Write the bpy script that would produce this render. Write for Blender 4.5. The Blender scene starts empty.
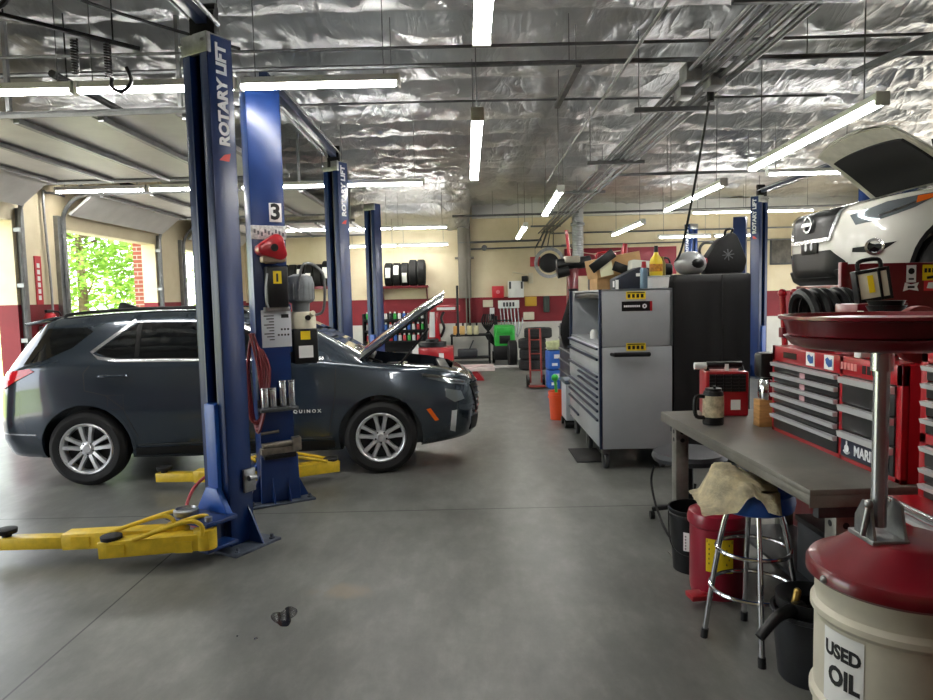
import bpy, bmesh, math, random
from mathutils import Vector, Matrix, noise
from mathutils.bvhtree import BVHTree
SC = bpy.context.scene
COL = SC.collection
PI = math.pi
rnd = random.Random(7)
def V(*a): return Vector(a if len(a) > 1 else a[0])
def R(d): return math.radians(d)

# ---------------------------------------------------------------- mesh builder
class MB:
    def __init__(s): s.bm = bmesh.new()
    def _add(s, t):
        me = bpy.data.meshes.new('t'); t.to_mesh(me); t.free(); s.bm.from_mesh(me); bpy.data.meshes.remove(me)
    def box(s, x0, x1, y0, y1, z0, z1, b=0, seg=2, m=None):
        t = bmesh.new(); bmesh.ops.create_cube(t, size=1)
        for v in t.verts:
            v.co = Vector(((x0+x1)/2+v.co.x*abs(x1-x0), (y0+y1)/2+v.co.y*abs(y1-y0), (z0+z1)/2+v.co.z*abs(z1-z0)))
        if b: bmesh.ops.bevel(t, geom=t.edges[:], offset=b, segments=seg, profile=.5, affect='EDGES')
        if m: bmesh.ops.transform(t, matrix=m, verts=t.verts)
        s._add(t); return s
    def obox(s, c, size, rot=None, b=0):
        m = Matrix.Translation(Vector(c)) @ (rot.to_4x4() if rot is not None else Matrix.Identity(4))
        a, d, e = size
        return s.box(-a/2, a/2, -d/2, d/2, -e/2, e/2, b, 2, m)
    def bar(s, p, q, w, h, b=0):
        p, q = Vector(p), Vector(q); d = q-p
        return s.obox((p+q)/2, (d.length, w, h), d.to_track_quat('X', 'Z').to_matrix(), b)
    def cyl(s, p, q, r, r2=None, n=16, caps=True, b=0):
        p, q = Vector(p), Vector(q); d = q-p
        t = bmesh.new()
        bmesh.ops.create_cone(t, cap_ends=caps, segments=n, radius1=r, radius2=r if r2 is None else r2, depth=d.length)
        if b: bmesh.ops.bevel(t, geom=[e for e in t.edges if abs(e.verts[0].co.z-e.verts[1].co.z) < 1e-6], offset=b, segments=2, profile=.5, affect='EDGES')
        bmesh.ops.transform(t, matrix=Matrix.Translation((p+q)/2) @ d.to_track_quat('Z', 'Y').to_matrix().to_4x4(), verts=t.verts)
        s._add(t); return s
    def ball(s, c, r, n=16, m=None):
        t = bmesh.new(); bmesh.ops.create_uvsphere(t, u_segments=n, v_segments=max(6, n//2), radius=1)
        rr = (r, r, r) if not hasattr(r, '__len__') else r
        for v in t.verts: v.co = Vector((v.co.x*rr[0], v.co.y*rr[1], v.co.z*rr[2]))
        if m: bmesh.ops.transform(t, matrix=m, verts=t.verts)
        bmesh.ops.translate(t, verts=t.verts, vec=Vector(c))
        s._add(t); return s
    def rings(s, rings, closed=True, cap=True, loop=False):
        bm = s.bm
        vs = [[bm.verts.new(p) for p in r] for r in rings]
        k = len(vs[0])
        nr = len(vs)
        for i in range(nr if loop else nr-1):
            a, c = vs[i], vs[(i+1) % nr]
            for j in range(k if closed else k-1):
                try: bm.faces.new((a[j], a[(j+1) % k], c[(j+1) % k], c[j]))
                except ValueError: pass
        if cap and closed and not loop:
            for r, f in ((vs[0], True), (vs[-1], False)):
                try: bm.faces.new(list(reversed(r)) if f else r)
                except ValueError: pass
        return s
    def tube(s, pts, r, n=8, smooth=0, loop=False):
        P = [Vector(p) for p in pts]
        if hasattr(r, '__len__'):
            k = max(1, smooth); r = [r[min(i//k, len(r)-1)]+(r[min(i//k+1, len(r)-1)]-r[min(i//k, len(r)-1)])*(i % k)/k for i in range((len(r)-1)*k+1)]
        if smooth: P = spline(P, smooth)
        rings = []; up = Vector((0, 0, 1)); prev = None
        for i, p in enumerate(P):
            d = (P[min(i+1, len(P)-1)]-P[max(i-1, 0)])
            if loop: d = P[(i+1) % len(P)]-P[i-1]
            if d.length < 1e-9: d = Vector((0, 0, 1))
            d.normalize()
            if prev is None:
                u = d.cross(up)
                if u.length < .05: u = d.cross(Vector((1, 0, 0)))
            else:
                u = prev - d*prev.dot(d)
                if u.length < 1e-6: u = d.cross(up)
            u.normalize(); prev = u; w = d.cross(u)
            rr = r[i] if hasattr(r, '__len__') else r
            rings.append([p+(u*math.cos(2*PI*k/n)+w*math.sin(2*PI*k/n))*rr for k in range(n)])
        return s.rings(rings, loop=loop)
    def lathe(s, prof, c=(0, 0, 0), n=32, m=None, loop=False):
        c = Vector(c)
        rings = []
        for r, z in prof:
            ring = [Vector((r*math.cos(2*PI*k/n), r*math.sin(2*PI*k/n), z)) for k in range(n)]
            if m: ring = [m @ v for v in ring]
            rings.append([v+c for v in ring])
        return s.rings(rings, loop=loop)
    def prism(s, poly, axis, a, b, bev=0):
        t = bmesh.new()
        def mk(p, d):
            if axis == 'x': return (d, p[0], p[1])
            if axis == 'y': return (p[0], d, p[1])
            return (p[0], p[1], d)
        f = t.faces.new([t.verts.new(mk(p, a)) for p in poly])
        e = bmesh.ops.extrude_face_region(t, geom=[f])
        dv = {'x': (b-a, 0, 0), 'y': (0, b-a, 0), 'z': (0, 0, b-a)}[axis]
        bmesh.ops.translate(t, verts=[g for g in e['geom'] if isinstance(g, bmesh.types.BMVert)], vec=dv)
        bmesh.ops.recalc_face_normals(t, faces=t.faces)
        if bev: bmesh.ops.bevel(t, geom=t.edges[:], offset=bev, segments=2, profile=.5, affect='EDGES')
        s._add(t); return s
    def text(s, body, m, size=.1, ext=.002, bold=0.0, sx=1.0, shear=0.0):
        cu = bpy.data.curves.new('t', 'FONT'); cu.body = body; cu.size = size; cu.extrude = ext; cu.offset = bold
        cu.align_x = 'CENTER'; cu.align_y = 'CENTER'; cu.shear = shear; cu.resolution_u = 3
        o = bpy.data.objects.new('t', cu); me = bpy.data.meshes.new_from_object(o)
        me.transform(m @ Matrix.Diagonal((sx, 1, 1, 1))); s.bm.from_mesh(me)
        bpy.data.objects.remove(o); bpy.data.meshes.remove(me); bpy.data.curves.remove(cu); return s
    def xf(s, m): bmesh.ops.transform(s.bm, matrix=m, verts=s.bm.verts); return s
    def mesh(s, name, ang=38, recalc=True):
        if recalc: bmesh.ops.recalc_face_normals(s.bm, faces=s.bm.faces)
        me = bpy.data.meshes.new(name); s.bm.to_mesh(me); s.bm.free()
        me.polygons.foreach_set('use_smooth', [True]*len(me.polygons))
        me.set_sharp_from_angle(angle=R(ang)); me.update()
        return me

def spline(P, k=6, loop=False):
    out = []; n = len(P)
    for i in range(n-1):
        a, b, c, d = P[max(i-1, 0)], P[i], P[i+1], P[min(i+2, n-1)]
        for j in range(k):
            t = j/k
            out.append(.5*((2*b)+(c-a)*t+(2*a-5*b+4*c-d)*t*t+(3*b-a-3*c+d)*t**3))
    out.append(P[-1]); return out

def txm(loc, nrm, up=(0, 0, 1), roll=0):
    """frame for writing: the text faces along nrm"""
    n = Vector(nrm).normalized(); u = Vector(up); x = u.cross(n).normalized(); y = n.cross(x)
    m = Matrix((x, y, n)).transposed().to_4x4()
    return Matrix.Translation(Vector(loc)) @ m @ Matrix.Rotation(roll, 4, 'Z')

# ---------------------------------------------------------------- objects
def tag(o, label=None, cat=None, group=None, kind=None):
    if label: o['label'] = label
    if cat: o['category'] = cat
    if group: o['group'] = group
    if kind: o['kind'] = kind
    return o
def thing(name, label, cat, loc=(0, 0, 0), rz=0, group=None):
    o = bpy.data.objects.new(name, None); COL.objects.link(o); o.empty_display_size = .1
    o.location = loc; o.rotation_euler = (0, 0, rz)
    return tag(o, label, cat, group)
def part(name, mb, m, parent, label=None, ang=38):
    o = bpy.data.objects.new(name, mb.mesh(name, ang)); COL.objects.link(o); o.data.materials.append(m)
    o.parent = parent
    if label: o['label'] = label
    return o
def single(name, mb, m, label, cat, loc=(0, 0, 0), rz=0, group=None, ang=38):
    o = bpy.data.objects.new(name, mb.mesh(name, ang)); COL.objects.link(o); o.data.materials.append(m)
    o.location = loc; o.rotation_euler = (0, 0, rz)
    return tag(o, label, cat, group)
def struct(name, mb, m, parent=None, ang=38):
    o = bpy.data.objects.new(name, mb.mesh(name, ang)); COL.objects.link(o); o.data.materials.append(m)
    if parent: o.parent = parent
    else: o['kind'] = 'structure'
    return o
def dup(root, loc, rz=None, label=None, group=None, scale=None):
    r = root.copy(); COL.objects.link(r); r.location = loc
    if rz is not None: r.rotation_euler = (0, 0, rz)
    if scale: r.scale = (scale,)*3
    if label: r['label'] = label
    if group: r['group'] = group
    for ch in list(root.children):
        c = ch.copy(); COL.objects.link(c); c.parent = r
        for g in list(ch.children):
            d = g.copy(); COL.objects.link(d); d.parent = c
    return r

# ---------------------------------------------------------------- materials
def srgb(h):
    h = h.lstrip('#'); c = [int(h[i:i+2], 16)/255 for i in (0, 2, 4)]
    return tuple((x/12.92 if x <= .04045 else ((x+.055)/1.055)**2.4) for x in c)+(1,)
MATS = {}
def mat(name, col, rough=.5, metal=0, var=0, vscale=6, bump=0, bscale=40, coat=0, emit=0, spec=.5, stretch=None, col2=None, rvar=0):
    if name in MATS: return MATS[name]
    m = bpy.data.materials.new(name); m.use_nodes = True; MATS[name] = m
    nt = m.node_tree; N = nt.nodes; L = nt.links; bs = N['Principled BSDF']
    c = srgb(col) if isinstance(col, str) else col
    bs.inputs['Base Color'].default_value = c
    bs.inputs['Roughness'].default_value = rough; bs.inputs['Metallic'].default_value = metal
    bs.inputs['Specular IOR Level'].default_value = spec
    if coat: bs.inputs['Coat Weight'].default_value = coat; bs.inputs['Coat Roughness'].default_value = .04
    if emit:
        bs.inputs['Emission Color'].default_value = c; bs.inputs['Emission Strength'].default_value = emit
    if var or bump or col2 or rvar:
        tc = N.new('ShaderNodeTexCoord'); mp = N.new('ShaderNodeMapping'); L.new(tc.outputs['Object'], mp.inputs['Vector'])
        if stretch: mp.inputs['Scale'].default_value = stretch
        nz = N.new('ShaderNodeTexNoise'); nz.inputs['Scale'].default_value = vscale; nz.inputs['Detail'].default_value = 6
        nz.inputs['Roughness'].default_value = .62
        L.new(mp.outputs[0], nz.inputs['Vector'])
        if var or col2:
            rp = N.new('ShaderNodeValToRGB'); L.new(nz.outputs['Fac'], rp.inputs['Fac'])
            if col2: c2 = srgb(col2)
            else: c2 = tuple(min(1, x*(1-var)) for x in c[:3])+(1,)
            c1 = tuple(min(1, x*(1+var*.5)) for x in c[:3])+(1,)
            rp.color_ramp.elements[0].position = .35; rp.color_ramp.elements[1].position = .68
            rp.color_ramp.elements[0].color = c2; rp.color_ramp.elements[1].color = c1
            L.new(rp.outputs['Color'], bs.inputs['Base Color'])
        if rvar:
            mr = N.new('ShaderNodeMapRange'); L.new(nz.outputs['Fac'], mr.inputs['Value'])
            mr.inputs['From Min'].default_value = .3; mr.inputs['From Max'].default_value = .7
            mr.inputs['To Min'].default_value = max(0, rough-rvar); mr.inputs['To Max'].default_value = rough+rvar
            L.new(mr.outputs[0], bs.inputs['Roughness'])
        if bump:
            n2 = N.new('ShaderNodeTexNoise'); n2.inputs['Scale'].default_value = bscale; n2.inputs['Detail'].default_value = 4
            L.new(mp.outputs[0], n2.inputs['Vector'])
            bp = N.new('ShaderNodeBump'); bp.inputs['Strength'].default_value = bump; bp.inputs['Distance'].default_value = .01
            L.new(n2.outputs['Fac'], bp.inputs['Height']); L.new(bp.outputs[0], bs.inputs['Normal'])
    return m
M_blue = mat('lift_blue_paint', '#0f2c60', .32, 0, .12, 5, .04, 60, spec=.5)
M_blue2 = mat('carriage_blue_paint', '#1d51a6', .35, 0, .12, 5)
M_yel = mat('yellow_paint', '#e6c32e', .42, 0, .22, 9, .05, 50)
M_black = mat('black_rubber', '#0a0a0b', .75, 0, .3, 20, .1, 80)
M_blackpl = mat('black_plastic', '#0b0c0d', .42, 0, .2, 12, spec=.35)
M_darkgap = mat('dark_recess', '#0a0b0e', .6)
M_steel = mat('galvanised_steel', '#9a9c9c', .38, .85, .25, 14, .05, 60)
M_dsteel = mat('dark_conduit_steel', '#77797a', .42, .8, .25, 10)
M_chrome = mat('chrome', '#d5d6d8', .14, 1.0)
M_alu = mat('bright_alloy', '#c9cbcd', .26, .85, .08, 12)
M_white = mat('white_enamel', '#e6e6e2', .4, 0, .06, 8)
M_paper = mat('white_paper', '#eeeeea', .7)
M_red = mat('red_tool_paint', '#a51420', .3, 0, .12, 5, coat=.3)
M_dred = mat('dark_red_paint', '#6b0d19', .3, 0, .2, 6, coat=.35)
M_tube = mat('lit_tube', (1.0, .98, .94, 1), .4, emit=54)
M_yellab = mat('yellow_label', '#f2d21a', .5)
M_ink = mat('black_ink', '#0b0b0c', .55)
M_txtw = mat('white_lettering', '#eef0f2', .45)
M_greymet = mat('grey_cabinet_paint', '#a6aaad', .42, 0, .06, 4, .02, 70)
M_wood = mat('plywood', '#b98a52', .6, 0, .3, 10, .05, 40, stretch=(1, 1, 6))
M_orange = mat('orange_plastic', '#e8501c', .4, 0, .08, 6)
M_green = mat('green_paint', '#2fae3f', .4, 0, .2, 8)
M_plblue = mat('blue_plastic', '#2b62b8', .45, 0, .15, 9)
M_cream = mat('cream_plastic', '#ddd6bd', .5, 0, .1, 6)
M_card = mat('cardboard', '#b08a5c', .75, 0, .2, 8)
M_pull = mat('drawer_pull', '#d3d5d6', .35, .35)
M_glass = mat('dark_tinted_glass', '#0c0f12', .05, 0, spec=.8, coat=.5)
M_brass = mat('brass_fitting', '#c6a55a', .3, .9)
M_dkgrey = mat('dark_grey_paint', '#3a3d40', .5, 0, .15, 8)
# ================================================================ the setting
XL, XR, YB, YF = -5.7, 10.0, 17.8, -3.0
DOORS = [(1.85, 4.8), (5.8, 8.75), (9.78, 12.72), (13.9, 16.85)]
DTOP = 2.74

def node_mat(name):
    m = bpy.data.materials.new(name); m.use_nodes = True
    return m, m.node_tree.nodes, m.node_tree.links, m.node_tree.nodes['Principled BSDF']
def N_(N, t, **k):
    n = N.new(t)
    for a, v in k.items(): setattr(n, a, v)
    return n
def math_(N, L, op, a, b=None, c=None):
    n = N.new('ShaderNodeMath'); n.operation = op
    for i, v in enumerate((a, b, c)):
        if v is None: continue
        if isinstance(v, (int, float)): n.inputs[i].default_value = v
        else: L.new(v, n.inputs[i])
    return n.outputs[0]
def mix_(N, L, f, a, b):
    n = N.new('ShaderNodeMix'); n.data_type = 'RGBA'
    for i, v in ((0, f), (6, a), (7, b)):
        if isinstance(v, (int, float)): n.inputs[i].default_value = v
        elif isinstance(v, tuple): n.inputs[i].default_value = v
        else: L.new(v, n.inputs[i])
    return n.outputs[2]
def noise_(N, L, vec, scale, detail=6, rough=.6, sc=None, dist=0):
    if sc:
        mp = N.new('ShaderNodeMapping'); mp.inputs['Scale'].default_value = sc; L.new(vec, mp.inputs['Vector']); vec = mp.outputs[0]
    n = N.new('ShaderNodeTexNoise'); n.inputs['Scale'].default_value = scale; n.inputs['Detail'].default_value = detail
    n.inputs['Roughness'].default_value = rough; n.inputs['Distortion'].default_value = dist
    L.new(vec, n.inputs['Vector']); return n.outputs['Fac']
def ramp_(N, L, f, stops):
    r = N.new('ShaderNodeValToRGB'); L.new(f, r.inputs['Fac']); e = r.color_ramp.elements
    while len(e) < len(stops): e.new(.5)
    for el, (p, c) in zip(e, stops): el.position = p; el.color = c if isinstance(c, tuple) else srgb(c)
    return r.outputs['Color']

# --- concrete floor with saw-cut joints
m, N, L, bs = node_mat('polished_concrete')
tc = N_(N, 'ShaderNodeTexCoord').outputs['Object']
f1 = noise_(N, L, tc, .8, 8, .62, dist=.6); f2 = noise_(N, L, tc, 5, 8, .7, (1, .45, 1)); f3 = noise_(N, L, tc, 60, 3, .6)
c1 = ramp_(N, L, f1, [(.3, '#565753'), (.5, '#6f706b'), (.68, '#8a8b85')])
c2 = ramp_(N, L, f2, [(.32, '#4e4f4c'), (.5, '#70716c'), (.7, '#969690')])
cc = mix_(N, L, .45, c1, c2)
sp = ramp_(N, L, f3, [(.28, '#4a4b4a'), (.36, '#808080'), (.72, '#808080'), (.8, '#a9aaa6')])
mm = N_(N, 'ShaderNodeMix', data_type='RGBA', blend_type='OVERLAY'); mm.inputs[0].default_value = .35
L.new(cc, mm.inputs[6]); L.new(sp, mm.inputs[7]); cc = mm.outputs[2]
xyz = N_(N, 'ShaderNodeSeparateXYZ'); L.new(tc, xyz.inputs[0])
jx = math_(N, L, 'LESS_THAN', math_(N, L, 'ABSOLUTE', math_(N, L, 'ADD', xyz.outputs[0], 2.0)), .0055)
jy = math_(N, L, 'LESS_THAN', math_(N, L, 'ABSOLUTE', math_(N, L, 'ADD', xyz.outputs[1], -5.27)), .0075)
jj = math_(N, L, 'MAXIMUM', jx, jy)
cc = mix_(N, L, jj, cc, srgb('#1d1e1f'))
dst = N_(N, 'ShaderNodeVectorMath', operation='DISTANCE'); mp = N_(N, 'ShaderNodeMapping'); mp.inputs['Location'].default_value = (.75, -6.65, 0); mp.inputs['Scale'].default_value = (1, 1.75, 1); L.new(tc, mp.inputs[0]); L.new(mp.outputs[0], dst.inputs[0]); dst.inputs[1].default_value = (0, 0, 0)
sm = math_(N, L, 'ADD', dst.outputs['Value'], math_(N, L, 'MULTIPLY', f2, .5)); st_ = ramp_(N, L, sm, [(.34, (.5, .5, .5, 1)), (.46, (0, 0, 0, 1))])
cc = mix_(N, L, st_, cc, srgb('#8f7f68'))
L.new(cc, bs.inputs['Base Color'])
ro = N_(N, 'ShaderNodeMapRange'); L.new(f1, ro.inputs[0]); ro.inputs[1].default_value = .3; ro.inputs[2].default_value = .7
ro.inputs[3].default_value = .31; ro.inputs[4].default_value = .45; L.new(ro.outputs[0], bs.inputs['Roughness'])
bp = N_(N, 'ShaderNodeBump'); bp.inputs['Strength'].default_value = .08; bp.inputs['Distance'].default_value = .01
L.new(f2, bp.inputs['Height']); L.new(bp.outputs[0], bs.inputs['Normal'])
M_floor = m
mb = MB(); mb.box(XL-.25, XR, YF, YB, -.2, 0); struct('floor', mb, M_floor)

# --- painted wall: cream over a dark red band over white
def wall_mat(name, top, low):
    m, N, L, bs = node_mat(name)
    tc = N_(N, 'ShaderNodeTexCoord').outputs['Object']; xyz = N_(N, 'ShaderNodeSeparateXYZ'); L.new(tc, xyz.inputs[0])
    f = noise_(N, L, tc, 1.7, 6)
    cr = ramp_(N, L, f, [(.3, '#d9caa6'), (.7, '#e8dcbd')]); rd = ramp_(N, L, f, [(.3, '#6d0f1b'), (.7, '#861623')])
    wh = ramp_(N, L, f, [(.3, '#c9c6bb'), (.7, '#dedcd2')])
    a = mix_(N, L, math_(N, L, 'GREATER_THAN', xyz.outputs[2], top), rd, cr)
    a = mix_(N, L, math_(N, L, 'LESS_THAN', xyz.outputs[2], low), a, wh)
    L.new(a, bs.inputs['Base Color']); bs.inputs['Roughness'].default_value = .6
    br = N_(N, 'ShaderNodeTexBrick'); br.inputs['Scale'].default_value = 1; br.inputs['Brick Width'].default_value = .4; br.inputs['Row Height'].default_value = .2
    br.inputs['Mortar Size'].default_value = .008
    mp = N_(N, 'ShaderNodeMapping'); mp.inputs['Rotation'].default_value = (R(90), 0, 0); L.new(tc, mp.inputs[0]); L.new(mp.outputs[0], br.inputs['Vector'])
    bp = N_(N, 'ShaderNodeBump'); bp.inputs['Strength'].default_value = .12; bp.inputs['Distance'].default_value = .01; bp.invert = True
    L.new(br.outputs['Fac'], bp.inputs['Height']); L.new(bp.outputs[0], bs.inputs['Normal'])
    return m
M_wall = wall_mat('painted_wall', 1.63, .98)
M_walll = wall_mat('painted_side_wall', 1.68, .0)
mb = MB(); mb.box(XL-.25, XR+.25, YB, YB+.25, -.2, 4.6); struct('wall_back', mb, M_wall)
mb = MB(); mb.box(XL-.25, XR+.25, YF-.25, YF, -.2, 4.6); struct('wall_front', mb, M_walll)
mb = MB()
for i in range(0, len(ys0 := [YF]+[v for d in DOORS[1:] for v in d]+[YB]), 2): mb.box(XR, XR+.25, ys0[i], ys0[i+1], -.2, 4.6)
for a, b in DOORS[1:]: mb.box(XR, XR+.25, a, b, DTOP, 4.6)
struct('wall_right', mb, M_walll)
mb = MB(); ys = [YF]+[v for d in DOORS for v in d]+[YB]
for i in range(0, len(ys), 2): mb.box(XL-.25, XL, ys[i], ys[i+1], -.2, 4.6)
for a, b in DOORS: mb.box(XL-.25, XL, a, b, DTOP, 4.6)
struct('wall_left', mb, M_walll)
# white beam along the top of the back wall, foil covered header to its left
mb = MB(); mb.box(.15, XR, YB-.2, YB, 3.63, 3.98, .01); struct('trim_1', mb, mat('white_beam', '#dedfdb', .5, 0, .06, 2))
# columns standing against the back wall
mb = MB()
mb.box(-.22, .1, YB-.22, YB, 1.62, 3.6, .01); mb.box(-.05, -.02, YB-.25, YB, .8, 3.6)
mb.box(.03, .06, YB-.25, YB, .8, 3.6); mb.box(-.3, .18, YB-.25, YB, 2.62, 2.66)
struct('trim_2', mb, mat('column_paint', '#7d786e', .5, 0, .1, 4))

# --- crinkled foil ceiling, hung between purlins that run across the shop
m, N, L, bs = node_mat('foil_insulation')
tc = N_(N, 'ShaderNodeTexCoord').outputs['Object']
f = noise_(N, L, tc, 1.0, 4, .5, (1.1, .7, 1), .6); g = noise_(N, L, tc, 2.6, 3, .5, (1.6, .6, 1), 1.0)
def crease(v, k): return math_(N, L, 'POWER', math_(N, L, 'SUBTRACT', 1.0, math_(N, L, 'MULTIPLY', math_(N, L, 'ABSOLUTE', math_(N, L, 'SUBTRACT', v, .5)), 2.0)), k)
L.new(ramp_(N, L, f, [(.3, '#b4b7b9'), (.7, '#e0e2e2')]), bs.inputs['Base Color'])
bs.inputs['Metallic'].default_value = .92; bs.inputs['Roughness'].default_value = .36
bp = N_(N, 'ShaderNodeBump'); bp.inputs['Strength'].default_value = .4; bp.inputs['Distance'].default_value = .07; L.new(crease(f, 5), bp.inputs['Height'])
b2 = N_(N, 'ShaderNodeBump'); b2.inputs['Strength'].default_value = .3; b2.inputs['Distance'].default_value = .025; L.new(crease(g, 6), b2.inputs['Height'])
L.new(bp.outputs[0], b2.inputs['Normal']); L.new(b2.outputs[0], bs.inputs['Normal'])
M_foil = m
PUR = .86
def ceil_z(x, y):
    t = y/PUR; k = t-math.floor(t)
    sag = .15*math.sin(PI*k)**.6
    amp = .55+.45*noise.noise(Vector((x*.35, math.floor(t)*3.1, 2)))
    z = 4.08-sag*amp*1.2
    w = noise.noise(Vector((x*1.1+math.floor(t)*7.7, y*2.2, 5)))
    z -= .05*abs(w)
    r = 1-abs(noise.noise(Vector((x*2.6+.9*y, y*2.4-x*.7, 9))))*2
    z -= .045*max(0, r)**4*math.sin(PI*k)
    r2 = 1-abs(noise.noise(Vector((x*5-2*y, y*3+x*.6, 19))))*2
    z -= .012*max(0, r2)**4
    if x < .1:                                   # the foil drops to a header near the back on the left
        d = max(0, (y-15.9)/1.9); z -= .62*min(1, d)**.8
    return z
mb = MB(); nx, ny = 250, 330
x0, x1, y0, y1 = XL-.02, XR+.02, YF-.02, YB+.02
g = [[Vector((x0+(x1-x0)*i/nx, y0+(y1-y0)*j/ny, 0)) for i in range(nx+1)] for j in range(ny+1)]
for r in g:
    for v in r: v.z = ceil_z(v.x, v.y)
mb.rings(g, closed=False)
ce = struct('ceiling', mb, M_foil, ang=180)
mb = MB(); mb.box(XL-.6, XR+.6, YF-.6, YB+.6, 4.6, 4.7); struct('roof', mb, mat('roof_sheet', '#8a8d90', .5))

# --- roll-up doors, opened: tracks, curved panels, torsion shaft
M_door = mat('door_panel_grey', '#cdccc7', .45, .1, .1, 3)
M_doorw = mat('translucent_door_pane', '#dfe3e2', .3)
M_track = mat('door_track_steel', '#8d8f90', .4, .8, .2, 8)
TR = .42
def track_pts(y, z0=.05):
    P = [(XL+.07, y, z0), (XL+.07, y, 2.78)]
    for k in range(1, 9):
        a = PI/2*k/8; P.append((XL+.07+TR*(1-math.cos(a)), y, 2.78+TR*math.sin(a)))
    P.append((XL+3.5, y, 3.22)); return P
for n, (a, b) in enumerate(DOORS):
    root = bpy.data.objects.new('door_%d' % (n+1), None); COL.objects.link(root); root['kind'] = 'structure'
    root.location = (XL, (a+b)/2, 0); inv = Matrix.Translation(-Vector(root.location))
    for yy in (a-.05, b+.05):
        mb = MB(); mb.tube(track_pts(yy) if n else track_pts(yy)[:2], .028, 6)
        for zz in (.5, 1.2, 1.9, 2.6): mb.box(XL, XL+.09, yy-.04, yy+.04, zz, zz+.05)
        mb.box(XL, XL+.06, yy-(.10 if yy < a else -.02), yy+(.02 if yy > a and yy < b else .10), 0, 2.9)
        part('track', mb.xf(inv), M_track, root)
        if not n: continue
        mb = MB(); mb.bar((XL+2.0, yy, 3.24), (XL+2.0, yy, 4.0), .04, .03); mb.bar((XL+3.4, yy, 3.24), (XL+3.4, yy, 4.0), .04, .03)
        mb.bar((XL+.45, yy, 3.2), (XL+.02, yy, 3.75), .04, .04)
        part('track_hanger', mb.xf(inv), M_track, root)
    if not n:
        mb = MB(); mb.cyl((XL+.24, a-.1, 3.02), (XL+.24, b+.1, 3.02), .2, n=28); part('shutter_roll', mb.xf(inv), M_door, root); continue
    def sec(p, q, pane):
        p, q = Vector(p), Vector(q); d = q-p; u = d.normalized(); nn = Vector((0, 1, 0)).cross(u)
        M = Matrix((Vector((0, 1, 0)), u, nn)).transposed().to_4x4(); M = Matrix.Translation((p+q)/2) @ M
        w = (b-a)/2-.01; h = d.length/2-.012
        mb = MB()
        mb.box(-w, w, -h, h, -.005, .02, .004, 1, M)
        for s in (-1, 1): mb.box(-w, w, s*h-s*.05, s*h, -.02, -.004, 0, 1, M)
        for k in range(5):
            xx = -w+.04+(2*w-.08)*k/4; mb.box(xx-.03, xx+.03, -h, h, -.02, -.004, 0, 1, M)
        o = part('panel', mb.xf(inv), M_door, root)
        if pane:
            mb = MB()
            for k in range(4):
                x0 = -w+.09+(2*w-.08)*k/4; mb.box(x0, x0+(2*w-.08)/4-.1, -h+.07, h-.07, -.012, -.006, 0, 1, M)
            part('pane', mb.xf(inv), M_doorw, o)
    sec((XL+.13, (a+b)/2, 2.92), (XL+.5, (a+b)/2, 3.22), False)
    for k in range(4): sec((XL+.52+.7*k, (a+b)/2, 3.24), (XL+1.21+.7*k, (a+b)/2, 3.24), k in (1, 2))
    mb = MB()
    for k in range(5): mb.bar((XL+.6+.7*k, a+.03, 3.19), (XL+.6+.7*k, b-.03, 3.19), .05, .05)
    part('strut', mb.xf(inv), M_track, root)
    mb = MB(); mb.cyl((XL+.12, a-.15, 3.62), (XL+.12, b+.15, 3.62), .016)
    for yy in (a-.1, b+.1): mb.cyl((XL+.12, yy-.02, 3.62), (XL+.12, yy+.02, 3.62), .075, n=20)
    for s in range(2):
        y0 = (a+b)/2+(.15 if s else -.95); P = []
        for k in range(20*8): P.append((XL+.12+.045*math.cos(k*PI/4), y0+.8*k/160, 3.62+.045*math.sin(k*PI/4)))
        mb.tube(P, .008, 4)
    part('torsion_spring', mb.xf(inv), M_blackpl, root)

# --- outdoors seen through the doors
m, N, L, bs = node_mat('lawn')
tc = N_(N, 'ShaderNodeTexCoord').outputs['Object']
L.new(ramp_(N, L, noise_(N, L, tc, 1.2, 8), [(.3, '#7d9448'), (.7, '#b3bf72')]), bs.inputs['Base Color']); bs.inputs['Roughness'].default_value = .9
mb = MB(); mb.box(-60, -11.5, -40, 90, -.4, -.08); struct('ground_lawn', mb, m)
mb = MB(); mb.box(XR+.25, 50, -40, 90, -.4, -.03); struct('ground_yard', mb, mat('drive_concrete', '#bdb9ae', .8, 0, .1, 2))
mb = MB(); mb.box(-11.5, XL-.25, -40, 90, -.4, -.03); struct('ground_driveway', mb, mat('drive_concrete', '#bdb9ae', .8, 0, .1, 2))
m, N, L, bs = node_mat('red_brick')
tc = N_(N, 'ShaderNodeTexCoord').outputs['Object']
br = N_(N, 'ShaderNodeTexBrick'); br.inputs['Scale'].default_value = 1; br.inputs['Brick Width'].default_value = .22; br.inputs['Row Height'].default_value = .075
br.inputs['Mortar Size'].default_value = .008; br.inputs['Color1'].default_value = srgb('#8e4a38'); br.inputs['Color2'].default_value = srgb('#a55a45'); br.inputs['Mortar'].default_value = srgb('#b9aea0')
mp = N_(N, 'ShaderNodeMapping'); mp.inputs['Rotation'].default_value = (R(90), 0, 0); L.new(tc, mp.inputs[0]); L.new(mp.outputs[0], br.inputs['Vector'])
L.new(br.outputs['Color'], bs.inputs['Base Color']); bs.inputs['Roughness'].default_value = .8
mb = MB(); mb.box(XL-.42, XL-.25, 12.74, 13.88, -.2, 4.6); struct('trim_3', mb, m)

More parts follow.
